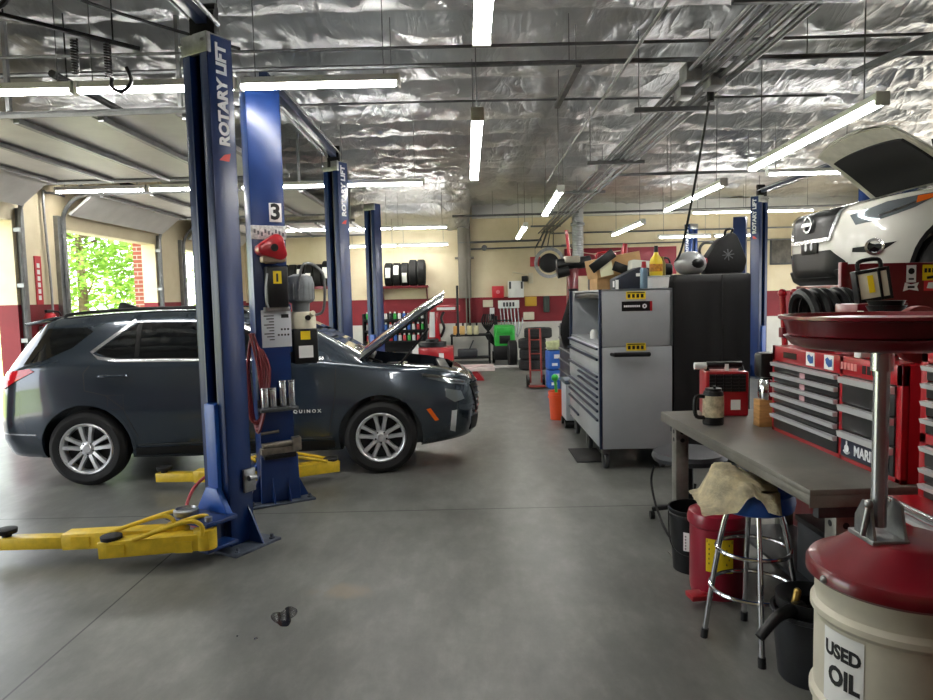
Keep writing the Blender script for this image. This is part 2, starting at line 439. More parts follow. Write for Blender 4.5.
M_leaf = {}
def tree(x, y, h, rad, nleaf, seed, label, c1, c2, low=.9):
    r = random.Random(seed)
    t = thing('tree', label, 'tree', (x, y, -.08), 0, 'trees outside the bay doors')
    mb = MB(); mb.tube([(0, 0, 0), (.05, 0, h*.25), (-.05, .1, h*.55), (0, 0, h*.8)], [.2, .16, .11, .03], 10, 0)
    for k in range(9):
        a = r.random()*6.28; z = h*(.28+.5*r.random()); l = rad*(.5+.4*r.random())
        mb.tube([(0, 0, z), (math.cos(a)*l*.5, math.sin(a)*l*.5, z+.3), (math.cos(a)*l, math.sin(a)*l, z+.9)], [.06, .04, .012], 6)
    part('trunk', mb, mat('bark', '#6f5d4c', .9, 0, .3, 8, .3, 20), t)
    mb = MB(); cl = []
    for k in range(46):
        a = r.random()*6.28; q = math.sqrt(r.random())*rad*.95; z = low+(h-low)*r.random()
        f = 1-abs((z-low)/(h-low)-.42)*1.0
        cl.append((math.cos(a)*q*f, math.sin(a)*q*f, z, rad*(.2+.2*r.random())))
    for i in range(nleaf):
        c = cl[r.randrange(len(cl))]
        d = Vector((r.gauss(0, 1), r.gauss(0, 1), r.gauss(0, .8))).normalized()*c[3]*(.4+.6*r.random())
        p = Vector(c[:3])+d; u = Vector((r.gauss(0, 1), r.gauss(0, 1), r.gauss(0, .5))).normalized(); w = u.cross(Vector((r.random(), r.random(), 1))).normalized()
        s = .07+.06*r.random()
        vs = [mb.bm.verts.new(q) for q in (p-u*s*1.4, p+w*s*.6, p+u*s*1.4, p-w*s*.6)]; mb.bm.faces.new(vs)
    if (c1, c2) not in M_leaf:
        m, N, L, bs = node_mat('leaf')
        tc = N_(N, 'ShaderNodeTexCoord').outputs['Object']
        L.new(ramp_(N, L, noise_(N, L, tc, 3, 4), [(.35, c1), (.65, c2)]), bs.inputs['Base Color']); bs.inputs['Roughness'].default_value = .55
        tr = N_(N, 'ShaderNodeBsdfTranslucent'); tr.inputs[0].default_value = srgb(c2); ms = N_(N, 'ShaderNodeMixShader'); ms.inputs[0].default_value = .45
        L.new(bs.outputs[0], ms.inputs[1]); L.new(tr.outputs[0], ms.inputs[2]); L.new(ms.outputs[0], N['Material Output'].inputs[0])
        M_leaf[(c1, c2)] = m
    o = bpy.data.objects.new('crown', mb.mesh('crown', 180, False)); COL.objects.link(o); o.data.materials.append(M_leaf[(c1, c2)]); o.parent = t
    return t
tree(-12.6, 22.6, 6.6, 3.1, 9000, 3, 'leafy green tree with a grey trunk outside the second bay door', '#567f36', '#9abf58', 1.5)
tree(-20.5, 33.5, 9.5, 4.6, 7000, 5, 'paler tree beyond the driveway, behind the grey-trunked tree', '#7fa04c', '#c3da7e', .4)
tree(-14.5, 43.5, 9.0, 4.2, 6000, 8, 'green tree outside, seen through the farthest bay door', '#6b9440', '#b4d06c', .4)
tree(-26.5, 26.5, 9.5, 4.6, 6000, 11, 'sunlit tree at the left edge of the second bay door opening', '#7fa04c', '#c3da7e', .4)

# --- light: world, sun, lamps
w = bpy.data.worlds.new('World'); SC.world = w; w.use_nodes = True
wn, wl = w.node_tree.nodes, w.node_tree.links
bg = wn['Background']
st = wn.new('ShaderNodeTexSky'); st.sky_type = 'HOSEK_WILKIE'; st.turbidity = 4; st.ground_albedo = .4
st.sun_direction = Vector((.45, -.45, .77)).normalized()
mx = wn.new('ShaderNodeMix'); mx.data_type = 'RGBA'; mx.inputs[0].default_value = .5; mx.inputs[7].default_value = (1, 1, 1, 1)
wl.new(st.outputs[0], mx.inputs[6]); wl.new(mx.outputs[2], bg.inputs[0]); bg.inputs[1].default_value = 8.0
sl = bpy.data.lights.new('sun', 'SUN'); sl.energy = 14; sl.angle = .01; sl.color = (1, .95, .86)
so = bpy.data.objects.new('sun', sl); COL.objects.link(so); so.rotation_euler = Vector((-.45, .45, -.77)).to_track_quat('-Z', 'Y').to_euler(); so.location = (0, 0, 12)
for xx, (a, b) in [(XL-.26, d) for d in DOORS]+[(XR+.26, d) for d in DOORS[1:]]:
    al = bpy.data.lights.new('door_daylight', 'AREA'); al.shape = 'RECTANGLE'; al.size = DTOP; al.size_y = b-a; al.cycles.is_portal = True
    ao = bpy.data.objects.new('door_daylight', al); COL.objects.link(ao); ao.location = (xx, (a+b)/2, DTOP/2)
    ao.rotation_euler = (0, R(-90 if xx < 0 else 90), 0)

def strip_light(c, length, along, label, ntube=2, drop=None, z_top=4.0, group='fluorescent strip lights', rot=0):
    """fluorescent strip: white housing, bare tubes beneath, two hanging wires"""
    t = thing('strip_light', label, 'light', c, rot if along == 'x' else PI/2+rot, group)
    h = length/2
    mb = MB(); mb.prism([(-.04, .0), (.04, .0), (.028, .05), (-.028, .05)], 'x', -h, h)
    mb.box(-h-.004, -h+.02, -.045, .045, -.04, .05, .004); mb.box(h-.02, h+.004, -.045, .045, -.04, .05, .004)
    part('housing', mb, M_white, t)
    k = 2 if length > 1.6 else 1
    for q in range(k):
        a = -h+length/k*q+.035; b = a+length/k-.07
        for s in (-.027, .027):
            mb = MB(); mb.cyl((a, s, -.018), (b, s, -.018), .012, n=10); part('tube', mb, M_tube, t)
    for s in (-.8, .8):
        mb = MB(); mb.cyl((s*h, 0, .05), (s*h, 0, z_top-.02-c[2]), .004, n=6); part('hanger_wire', mb, M_dsteel, t)
    return t
for x, lab in ((-1.07, 'nearest crosswise strip light, at the top of the second blue lift post'), (-2.29, 'crosswise strip light just left of the foremost blue lift post'), (-3.51, 'crosswise strip light cut by the top left edge of the photo')):
    strip_light((x, 5.3, 3.27), 1.2, 'x', lab)
for x, lab in ((-1.16, 'strip light in the second crosswise row, its right end beyond the third post'), (-2.4, 'strip light in the second crosswise row, between the third post and the numbered post'), (-3.64, 'strip light in the second crosswise row, behind the foremost lift post'), (-4.9, 'strip light in the second crosswise row, over the open bay door with the tree')):
    strip_light((x, 9.42, 3.2), 1.22, 'x', lab)
for x, lab in ((-1.02, 'strip light at the right end of the third crosswise row, by the foil header'), (-2.26, 'middle strip light of the third crosswise row over the tyre rack'), (-3.5, 'left strip light of the third crosswise row, beside the numbered post')):
    strip_light((x, 15.5, 3.22), 1.22, 'x', lab)
for x, lab in ((-1.05, 'lowest hung strip light by the back wall column, right one over the tyres'), (-2.3, 'lowest hung strip light in front of the back wall, above the left tyre rack')):
    strip_light((x, 17.0, 2.95), 1.22, 'x', lab)
for x, y, l, r, lab in ((.095, 2.2, 2.4, 0, 'lengthwise strip light cut by the top edge near the middle'), (.095, 6.0, 2.44, 0, 'lengthwise strip light hanging alone in the middle of the ceiling'),
                     (1.16, 9.4, 2.44, -.035, 'lengthwise strip light beside the conduit bundle, above the grey tool cabinet'), (1.07, 13.5, 2.6, -.02, 'farthest lengthwise strip light left of the conduit bundle'),
                     (2.82, 5.85, 2.44, -.06, 'nearest strip light on the right, ending over the raised hood'), (2.97, 9.2, 2.44, -.02, 'second strip light of the right-hand row, above the black covered cabinet'),
                     (3.07, 13.3, 2.44, 0, 'farthest strip light of the right-hand row')):
    strip_light((x, y, 2.88), l, 'y', lab, rot=r)
for x, y, z, lab in ((4.78, 9.7, 3.26, 'crosswise strip light left of the raised hood of the white car'), (5.2, 14.2, 3.26, 'crosswise strip light at the top of the right far lift post'),
                     (6.45, 14.2, 3.26, 'crosswise strip light behind the white car'), (5.1, 16.3, 2.95, 'crosswise strip light low in front of the back wall on the right'),
                     (6.4, 16.3, 2.95, 'crosswise strip light low behind the grille of the white car')):
    strip_light((x, y, z), 1.22, 'x', lab)

# --- overhead conduits, pipes, struts
t = thing('conduit_bundle', 'long bundle of steel conduits on crossbars along the ceiling', 'conduit', (1.9, 9.5, 3.25))
for k in range(9):
    f = k/8; xa = 1.64+.4*f; xb = 1.82+.3*f; z = 3.3+.03*(k % 2)+.02*rnd.random(); rr = (.014, .02, .012, .024, .016)[k % 5]
    mb = MB(); o = Vector(t.location)
    P = [Vector((xa, .8, z)), Vector((xa+(xb-xa)*.5, 9, z-.03)), Vector((xb, 16.2, z-.08))]
    if k % 2: P += [Vector((xb+.05, 17.0, z-.12)), Vector((xb+.3*(f-.5), 17.6, 2.85))]
    else: P += [Vector((xb, 17.55, z-.1))]
    mb.tube([p-o for p in P], rr, 8, 5); part('conduit', mb, M_dsteel, t)
for y in (3.95, 6.2, 8.6, 11.0, 13.6, 16.2):
    mb = MB(); mb.box(1.5-1.9, 2.2-1.9, y-.02-9.5, y+.02-9.5, -.02, .02)
    for x in (1.54, 2.16): mb.cyl((x-1.9, y-9.5, 0), (x-1.9, y-9.5, .68), .005, n=6)
    part('crossbar', mb, M_dsteel, t)
for y, x in ((5.35, 1.72), (5.5, 1.95), (5.75, 1.8), (8.7, 1.9), (9.0, 1.75)):
    mb = MB(); mb.box(x-.06-1.9, x+.06-1.9, y-.09-9.5, y+.09-9.5, -.03, .1, .006); part('junction_box', mb, M_steel, t)
def pipe(P, r, label, sm=0, m=M_dsteel, cat='pipe', name='ceiling_pipe', group=None, extra=None):
    o = Vector(P[0]); mb = MB(); mb.tube([Vector(p)-o for p in P], r, 8, sm)
    if extra: extra(mb, o)
    return single(name, mb, m, label, cat, o, group=group)
def hang(xs, y, z):
    def f(mb, o):
        for x in xs: mb.cyl(Vector((x, y, z))-o, Vector((x, y, 4.0))-o, .004, n=6)
    return f
pipe([(-5.5, 5.98, 3.6), (2, 5.98, 3.6), (8.5, 5.98, 3.62)], .022, 'thicker of the two pipes crossing the foil ceiling', extra=hang((-.6, .9, 2.9, 5.2), 5.98, 3.6))
pipe([(-4.6, 5.55, 3.6), (2, 5.55, 3.6), (8.5, 5.55, 3.64)], .013, 'thinner pipe crossing the foil ceiling just in front of the thicker one', extra=hang((.2, 2.4, 4.2), 5.55, 3.6))
pipe([(1.36, 2.5, 3.56), (1.36, 11.6, 3.52)], .014, 'pale straight pipe running lengthwise left of the conduit bundle', m=M_steel)
pipe([(-.3, 15.6, 3.45), (9, 15.6, 3.5)], .025, 'pipe crossing in front of the white beam at the back', extra=hang((.6, 2.6, 4.4, 6.2), 15.6, 3.45))
pipe([(-.2, 17.6, 3.02), (1.9, 17.6, 3.04)], .025, 'upper pipe low on the cream back wall left of the conduit bundle')
pipe([(-.1, 17.6, 2.85), (2.6, 17.6, 2.88), (2.9, 17.6, 2.7)], .02, 'lower pipe on the cream back wall with a round outlet box', extra=lambda mb, o: mb.cyl(Vector((.45, 17.54, 2.88))-o, Vector((.45, 17.66, 2.88))-o, .07))
pipe([(2.1, 17.6, 3.2), (8.5, 17.6, 3.22)], .02, 'pipe high on the cream back wall above the red posters')
pipe([(2.4, 17.6, 2.9), (8.5, 17.6, 2.92)], .016, 'thin pipe below the high pipe on the right part of the back wall')
pipe([(-3.0, 7.6, 3.75), (0, 7.6, 3.75), (3.9, 7.6, 3.72)], .012, 'thin pipe crossing the ceiling above the middle strip light')
pipe([(2.1, 10.4, 3.4), (6.0, 10.4, 3.42)], .02, 'pipe crossing from the conduit bundle towards the raised hood', extra=hang((3.0, 4.2), 10.4, 3.4))
for P, q, lab in (((3.55, 4.9, 3.5), (3.42, 6.2, 3.52), 'short steel strut hanging under the ceiling on the right'), ((1.0, 6.1, 3.62), (.98, 7.4, 3.62), 'short steel strut hanging under the ceiling in the middle')):
    mb = MB(); d = Vector(q)-Vector(P); mb.bar((0, 0, 0), d, .05, .05)
    for p in (d*.1, d*.9): mb.cyl(p, p+Vector((0, 0, 4.0-P[2])), .004, n=6)
    single('ceiling_strut', mb, M_dsteel, lab, 'strut', P)

t = thing('cord_bracket', 'black bracket with two coiled cords hanging from the ceiling at the top left', 'cord', (-2.75, 5.0, 3.55))
mb = MB(); mb.bar((-.55, -.2, .12), (.35, .3, .0), .03, .03, .004); mb.cyl((-.4, -.1, .1), (-.4, -.1, .48), .006, n=6); mb.cyl((.2, .2, .03), (.2, .2, .45), .006, n=6); part('rail', mb, M_blackpl, t)
for x, y, z0 in ((-.02, .08, .0), (.17, .17, .0)):
    mb = MB(); mb.tube([(x+.022*math.cos(k*PI/4), y+.022*math.sin(k*PI/4), z0-.0024*k) for k in range(104)], .007, 5); part('coiled_cord', mb, M_blackpl, t)
mb = MB(); mb.tube([(.19, .17, -.25), (.2, .15, -.32), (.27, .15, -.35), (.34, .15, -.28), (.31, .15, -.18)], .014, 7, 5); part('hose', mb, M_blackpl, t)
pipe([(-3.13, 5.4, 3.42), (-3.13, 9.3, 3.42)], .03, 'black rail running lengthwise over the stowed door on the left', m=M_blackpl, name='ceiling_rail', cat='rail', extra=lambda mb, o: [mb.cyl(Vector((-3.13, y, 3.42))-o, Vector((-3.13, y, 3.95))-o, .006, n=6) for y in (5.6, 9.1)])
pipe([(-2.9, 4.0, 3.7), (-2.45, 4.8, 3.66), (-1.75, 5.6, 3.64)], .012, 'black cable sagging towards the top of the foremost lift post', 6, M_blackpl, 'cable', 'ceiling_cable')
pipe([(-3.2, 4.6, 3.9), (-3.15, 4.6, 3.66), (-3.05, 4.6, 3.58), (-2.92, 4.6, 3.64), (-2.9, 4.6, 3.92)], .02, 'loop of thick black hose in the top left corner of the ceiling', 6, M_blackpl, 'hose', 'air_hose')
# ================================================================ two-post lifts
def lift_post(loc, rz, label, side=1, H=3.4, words=True, arms=(), carriage=True, w=.118, dp=.1):
    """column with its slot towards local -Y; the name is written on the side local +X*side"""
    t = thing('lift_post', label, 'car lift', loc, rz, 'two-post lift columns')
    mb = MB()
    mb.box(-w, w, dp-.012, dp, .02, H, .003); mb.box(-w, -w+.012, -dp, dp, .02, H, .003); mb.box(w-.012, w, -dp, dp, .02, H, .003)
    mb.box(-w, -.056, -dp, -dp+.014, .02, H, .003); mb.box(.056, w, -dp, -dp+.014, .02, H, .003)
    mb.box(-.06, -.048, -dp, -dp+.05, .02, H); mb.box(.048, .06, -dp, -dp+.05, .02, H)
    part('column', mb, M_blue, t)
    mb = MB(); mb.box(-w+.013, w-.013, .04, .06, .03, H-.02); part('inner_channel', mb, M_darkgap, t)
    mb = MB(); mb.cyl((.01, -.05, .9), (.01, -.06, H-.05), .006, n=6); mb.cyl((-.025, -.02, .3), (-.025, -.02, H-.05), .012, n=8); part('lifting_cable', mb, M_dsteel, t)
    mb = MB(); mb.box(-.27, .27, -.2, .2, 0, .018, .004)
    for x in (-.23, .23):
        for y in (-.15, .15): mb.cyl((x, y, .018), (x, y, .05), .012, n=6); mb.cyl((x, y, .018), (x, y, .03), .02, n=6)
    part('base_plate', mb, mat('worn_base_plate', '#4a5260', .5, .3, .3, 12), t)
    mb = MB()
    for s in (-1, 1):
        mb.prism([(s*w, .018), (s*.25, .018), (s*w, .26)], 'y', .05, .062)
    mb.prism([(w, .018), (.195, .018), (w, .24)], 'x', -.07, -.058); mb.prism([(w, .018), (.195, .018), (w, .24)], 'x', .058, .07)
    part('gusset', mb, M_blue, t)
    mb = MB(); mb.box(-w-.004, w+.004, -dp-.006, -dp+.03, H-.12, H+.005, .003); mb.box(-w, w, -dp, dp, H-.008, H+.004)
    for s in (-1, 1): mb.cyl((s*.095, -w-.012, H-.05), (s*.11, -w, H-.05), .011, n=6)
    part('top_cap', mb, M_steel, t)
    if words:
        s = side; mb = MB()
        mb.text('ROTARY LIFT', txm((s*(w+.001), .01, H-.37), (s, 0, 0), roll=PI/2), .11, .0012, .005, .98)
        part('lettering', mb, M_txtw, t, 'white lettering reading upwards')
        mb = MB(); mb.prism([(-.045, H-.79), (.035, H-.79), (.05, H-.735), (.0, H-.75)], 'x', s*(w+.0005), s*(w+.002))
        part('logo', mb, mat('logo_red', '#d1342c', .5), t)
    if carriage:
        mb = MB(); mb.box(-.05, .05, -dp-.03, .03, .16, .98, .004); mb.prism([(-.05, .42), (.05, .42), (.15, .26), (-.15, .26)], 'y', -dp-.05, -dp-.005, .003)
        part('carriage', mb, M_blue2, t)
        mb = MB(); mb.box(-.2, .2, -dp-.26, -dp-.01, .235, .262, .004); mb.box(-.2, .2, -dp-.26, -dp-.01, .07, .092, .004); mb.box(-.07, .07, -dp-.08, -dp-.01, .09, .24)
        part('arm_bracket', mb, M_blue, t)
        for s in (-1, 1):
            mb = MB(); mb.cyl((s*.15, -dp-.2, .05), (s*.15, -dp-.2, .29), .024); part('pivot_pin', mb, M_steel, t)
    rot = Matrix.Rotation(-rz, 4, 'Z')
    for (p, q, tele) in arms:
        p = rot @ (Vector(p)-Vector(loc)); q = rot @ (Vector(q)-Vector(loc)); d = (q-p); u = d.normalized(); s = Vector((-u.y, u.x, 0))
        mb = MB(); k = .62 if tele else 1.0
        mb.bar(p-u*.04+Vector((0, 0, .155)), p+d*k+Vector((0, 0, .125)), .125, .105, .006)
        mb.cyl(p+Vector((0, 0, .1)), p+Vector((0, 0, .225)), .07)
        for a in (.1, .75): mb.bar(p+d*k*a+s*.064+Vector((0, 0, .13)), p+d*k*(a+.16)+s*.064+Vector((0, 0, .13)), .012, .07)
        if tele: mb.bar(p+d*.5+Vector((0, 0, .118)), q+Vector((0, 0, .112)), .095, .078, .005)
        ar = part('lift_arm', mb, M_yel, t)
        mb = MB(); e = q-u*.06
        mb.cyl(e+Vector((0, 0, .15)), e+Vector((0, 0, .175)), .03); mb.cyl(e+Vector((0, 0, .172)), e+Vector((0, 0, .205)), .062, .066, 20, b=.006)
        part('rubber_pad', mb, M_black, ar)
        mb = MB(); v = Vector((0, 0, 1))
        mb.tube([p+s*.07+v*.2, p+s*.075+v*.27, p+u*.1+s*.07+v*.29, p+u*.42+s*.07+v*.19], .014, 8, 4)
        mb.tube([p-s*.07+v*.1, p-s*.08+v*.25, p+u*.06-s*.075+v*.28, p+u*.36-s*.06+v*.19], .014, 8, 4)
        part('guard_rod', mb, M_yel, ar)
    return t
P1 = lift_post((-1.665, 4.64, 0), R(-30), 'foremost blue lift post with two yellow arms lying along the floor', 1, 3.36,
               arms=[((-1.92, 4.4, 0), (-3.12, 4.42, 0), True), ((-1.7, 4.28, 0), (-2.34, 4.24, 0), False)])
P2 = lift_post((-1.63, 5.66, 0), R(210), 'blue lift post seen from behind with a number plate and a red reel', -1, 3.4, words=False, w=.135,
               arms=[((-1.86, 5.96, 0), (-2.8, 6.06, 0), True), ((-1.62, 5.98, 0), (-1.25, 6.3, 0), False)])
lift_post((-1.68, 9.1, 0), R(-30), 'blue lift post standing behind the front of the grey car', 1, 3.42)
lift_post((-1.75, 13.1, 0), R(-30), 'farthest blue lift post on the left, beside the tyre rack', 1, 3.42, words=False)
lift_post((5.5, 13.1, 0), R(30), 'blue lift post lettered down its side, right of the black covered cabinet', -1, 3.4)
lift_post((5.42, 13.8, 0), R(150), 'plain blue lift post just behind the lettered post on the right', 1, 3.1, words=False)
lift_post((5.45, 16.9, 0), R(30), 'most distant blue lift post above the black covered cabinet', -1, 3.28)
lift_post((5.55, 9.65, 0), R(150), 'blue lift post glimpsed under the raised hood of the white car', 1, 3.4, words=False)
lift_post((5.55, 9.0, 0), R(30), 'blue lift post holding the far side of the white car', -1, 3.4, words=False)

def overhead(a, b, label, heads=(0, 1)):
    o = Vector(a); d = Vector(b)-o
    t = thing('lift_crossbeam', label, 'car lift', o)
    mb = MB(); mb.bar((0, 0, 0), d, .07, .08, .004); part('beam', mb, mat('dark_beam_blue', '#1c2a48', .35), t)
    mb = MB(); s = Vector((-d.y, d.x, 0)).normalized()
    mb.tube([s*.09+Vector((0, 0, -.03)), d+s*.09+Vector((0, 0, -.03))], .014, 8); mb.tube([s*-.085, d+s*-.085], .01, 8)
    part('hydraulic_line', mb, M_steel, t)
    for f in heads:
        mb = MB(); p = d*f
        for k in range(3): mb.cyl(p+Vector((-.07, .02*k, -.02+.05*k)), p+Vector((.07, .02*k, -.02+.05*k)), .05-.006*k, n=14)
        mb.box(p.x-.08, p.x+.08, p.y-.05, p.y+.05, -.11, .01, .004)
        part('pulley_head', mb, M_blackpl, t)
    return t
overhead((-1.66, 4.6, 3.47), (-1.68, 1.2, 3.47), 'overhead beam running forward from the foremost lift post')
overhead((-1.61, 5.72, 3.46), (-1.68, 9.05, 3.52), 'overhead beam joining the numbered post to the post behind it', (1,))
overhead((5.52, 13.05, 3.5), (5.55, 9.7, 3.52), 'overhead beam from the lettered right post towards the raised hood')

# ---- what hangs on the numbered post (each lifts off, so each is a thing)
LM = Matrix.Translation(P2.location) @ Matrix.Rotation(R(210), 4, 'Z')
def on_post(name, label, cat, x, y, z): 
    return thing(name, label, cat, LM @ Vector((x, y, z)), R(210))
yb = .101
mb = MB(); mb.box(-.05, .05, 0, .004, -.075, .075, .002); t = on_post('number_plate', 'small white number plate 3 on the back of the lift post', 'sign', -.06, yb, 2.36)
part('plate', mb, M_white, t); mb = MB(); mb.text('3', txm((0, .0045, 0), (0, 1, 0)), .17, .001, .006); part('digit', mb, M_ink, t)
mb = MB(); mb.box(-.14, .14, 0, .008, -.055, .055, .003); t = on_post('warning_strip', 'pale warning strip across the numbered post above the red reel', 'sign', 0, yb, 2.2)
part('strip', mb, mat('worn_white_sticker', '#c9cbc8', .5, 0, .5, 40), t)
mb = MB()
for k in range(9): mb.box(-.12+.028*k, -.105+.028*k, .008, .0095, -.03+.012*(k % 3), .012*(k % 3))
part('print', mb, mat('grey_print', '#55585c', .6), t)
t = on_post('cord_reel', 'red three-cornered cord reel on the back of the numbered post', 'reel', -.0, yb, 2.07); t.scale = (.84,)*3
mb = MB(); tri = []
for k in range(3):
    a0 = PI/2+k*2*PI/3+.35
    for j in range(-4, 5): tri.append((.075*math.cos(a0)+.075*math.cos(a0+j*.16), .06*math.sin(a0)+.07*math.sin(a0+j*.16)))
mb.prism(tri, 'y', .03, .19, .012); part('reel_case', mb, M_red, t)
mb = MB(); mb.cyl((0, .19, 0), (0, .2, 0), .035); part('hub', mb, M_blackpl, t)
mb = MB(); mb.box(-.05, .05, 0, .05, -.14, -.02, .004); mb.box(-.11, .11, .05, .17, -.135, -.075, .015); part('bracket', mb, mat('tan_bracket', '#b39d82', .5, .2, .2, 9), t)
t = on_post('control_box', 'black control box with a yellow label on the numbered post', 'electrical box', -.03, yb, 1.77)
mb = MB(); mb.box(-.085, .085, 0, .1, -.17, .16, .015); part('case', mb, M_blackpl, t)
mb = MB(); mb.box(-.03, .035, .1, .103, .02, .12); part('yellow_label', mb, M_yellab, t, 'yellow label')
mb = MB(); mb.box(-.004, .012, .103, .104, .035, .1); part('label_print', mb, M_ink, t)
mb = MB(); mb.tube([(.08, .1, .1), (.1, .12, .0), (.1, .12, -.12), (.08, .1, -.17)], .008, 8, 4); mb.box(-.1, .1, .0, .06, -.2, -.165, .004); part('lever', mb, M_steel, t)
t = on_post('instruction_plate', 'white printed instruction plate on the numbered post', 'sign', -.03, yb, 1.43)
mb = MB(); mb.box(-.12, .12, 0, .004, -.15, .15, .002); part('plate', mb, mat('plate_white', '#d6dade', .35, .1), t)
mb = MB()
for k in range(9): mb.box(.02, .1-.02*(k % 3), .004, .0048, .1-.024*k, .108-.024*k)
mb.box(-.1, -.04, .004, .0048, .085, .115)
for k in range(7): mb.box(-.1+.026*(k % 4), -.085+.026*(k % 4), .004, .0048, -.06+.045*(k//4), -.045+.045*(k//4))
part('lettering', mb, M_ink, t)
t = on_post('hydraulic_power_unit', 'grey electric motor over a black oil tank beside the numbered post', 'pump', -.26, .0, 1.13)
mb = MB(); mb.box(-.11, .1, -.08, .12, 0, .29, .02); part('oil_tank', mb, M_blackpl, t)
mb = MB(); mb.box(-.04, .04, .12, .122, .2, .27); part('yellow_label', mb, M_yellab, t, 'yellow label'); mb = MB(); mb.box(-.06, .06, .12, .122, .05, .15); part('white_label', mb, M_paper, t, 'white label')
mb = MB(); mb.lathe([(.0, .29), (.115, .29), (.115, .38), (.09, .43), (0, .43)], (-.005, .02, 0), 20); mb.cyl((-.06, .05, .38), (-.06, .16, .42), .02); part('pump_head', mb, M_cream, t)
mb = MB(); mb.cyl((-.02, .13, .38), (-.02, .15, .38), .022); part('knob', mb, M_blackpl, t)
mb = MB(); mb.lathe([(0, .43), (.07, .43), (.075, .5), (.112, .52), (.112, .68), (.1, .72), (.05, .74), (0, .74)], (0, .02, 0), 24)
for k in range(16):
    a = k*PI/8; mb.bar((.112*math.cos(a), .02+.112*math.sin(a), .53), (.112*math.cos(a), .02+.112*math.sin(a), .67), .006, .01)
part('motor', mb, mat('motor_grey', '#7d8285', .45, .3, .2, 12), t)
mb = MB(); mb.tube([(.05, .12, .6), (.0, .16, .82), (-.16, .14, .74), (-.17, .1, .45), (-.1, .08, .4)], .011, 8, 5); part('hose', mb, M_steel, t)
mb = MB(); mb.box(.1, .13, -.04, .08, .1, .5, .004); part('bracket', mb, M_blue, t)
t = on_post('adapter_rack', 'row of silver lift adapters on a bracket of the numbered post', 'rack', -.0, yb, .80)
mb = MB(); mb.box(-.15, .15, 0, .12, -.03, 0, .004); mb.box(-.15, .15, 0, .006, -.03, .06); part('rack_shelf', mb, M_dkgrey, t)
for x, h in ((.105, .15), (.04, .15), (-.04, .2), (-.11, .2)):
    mb = MB(); mb.cyl((x, .065, 0), (x, .065, h), .029, b=.004); mb.cyl((x, .065, h), (x, .065, h+.012), .032); part('adapter', mb, M_alu, t)
t = on_post('lock_release', 'steel latch bar across the foot of the numbered post', 'latch', 0, yb, .47)
mb = MB(); mb.box(-.15, .15, 0, .07, -.05, 0, .004); mb.cyl((-.17, .05, .03), (.14, .05, .02), .024); mb.box(-.17, -.1, .02, .09, -.04, .07, .006); mb.cyl((.14, .03, .12), (-.0, .05, .13), .012)
part('latch_bar', mb, mat('greasy_steel', '#8b8478', .4, .7, .3, 15), t); mb = MB(); mb.box(-.13, .13, .01, .075, -.09, -.05, .004); part('latch_plate', mb, M_blackpl, t)
t = on_post('post_guard', 'blue plate guarding the foot of the numbered post', 'guard', 0, .105, .02)
mb = MB(); mb.prism([(-.16, 0), (.16, 0), (.15, .38), (-.15, .38)], 'y', 0, .035, .004); part('guard_plate', mb, M_blue, t)
o = LM @ Vector((.17, .1, 1.1))
mb = MB()
for k in range(5):
    P = [Vector((.02*math.sin(k*1.3), .02*k-.04, .3)), Vector((.04+.02*k, .01*k, .0)), Vector((.05, -.02*k+.02, -.35-.03*k)), Vector((-.03, .02*k-.03, -.38)), Vector((-.05, .01*k, 0)), Vector((0, 0, .3))]
    mb.tube(P, .011, 7, 5)
single('air_hose', mb, mat('dark_red_hose', '#6f2327', .5), 'dark red air hose coiled on the left side of the numbered post', 'hose', o)
mb = MB(); mb.tube([(.05, .05, .0), (-.1, -.08, .02), (-.22, -.2, -.06), (-.25, -.33, -.19), (-.15, -.55, -.247), (.05, -.7, -.247)], .013, 8, 8)
single('air_hose', mb, mat('red_hose', '#b04a50', .45), 'red air hose looping onto the floor behind the foremost lift post', 'hose', (-1.98, 5.6, .262))
mb = MB(); mb.lathe([(0, 0), (.075, 0), (.08, .01), (.08, .035), (.065, .045), (.06, .03), (0, .03)], n=24)
single('lift_pad', mb, M_steel, 'round steel cup lying on the blue arm bracket of the foremost post', 'lift pad', Matrix.Translation(P1.location) @ Matrix.Rotation(R(-30), 4, 'Z') @ Vector((-.09, -.28, .264)))
mb = MB(); mb.box(-.05, .05, -.02, .0, -.08, .08, .005); mb.cyl((-.03, -.04, .02), (.03, -.04, .02), .02)
single('limit_switch', mb, M_steel, 'small steel latch box low on the side of the foremost lift post', 'switch', Matrix.Translation(P1.location) @ Matrix.Rotation(R(-30), 4, 'Z') @ Vector((.125, .06, .44)), R(60))
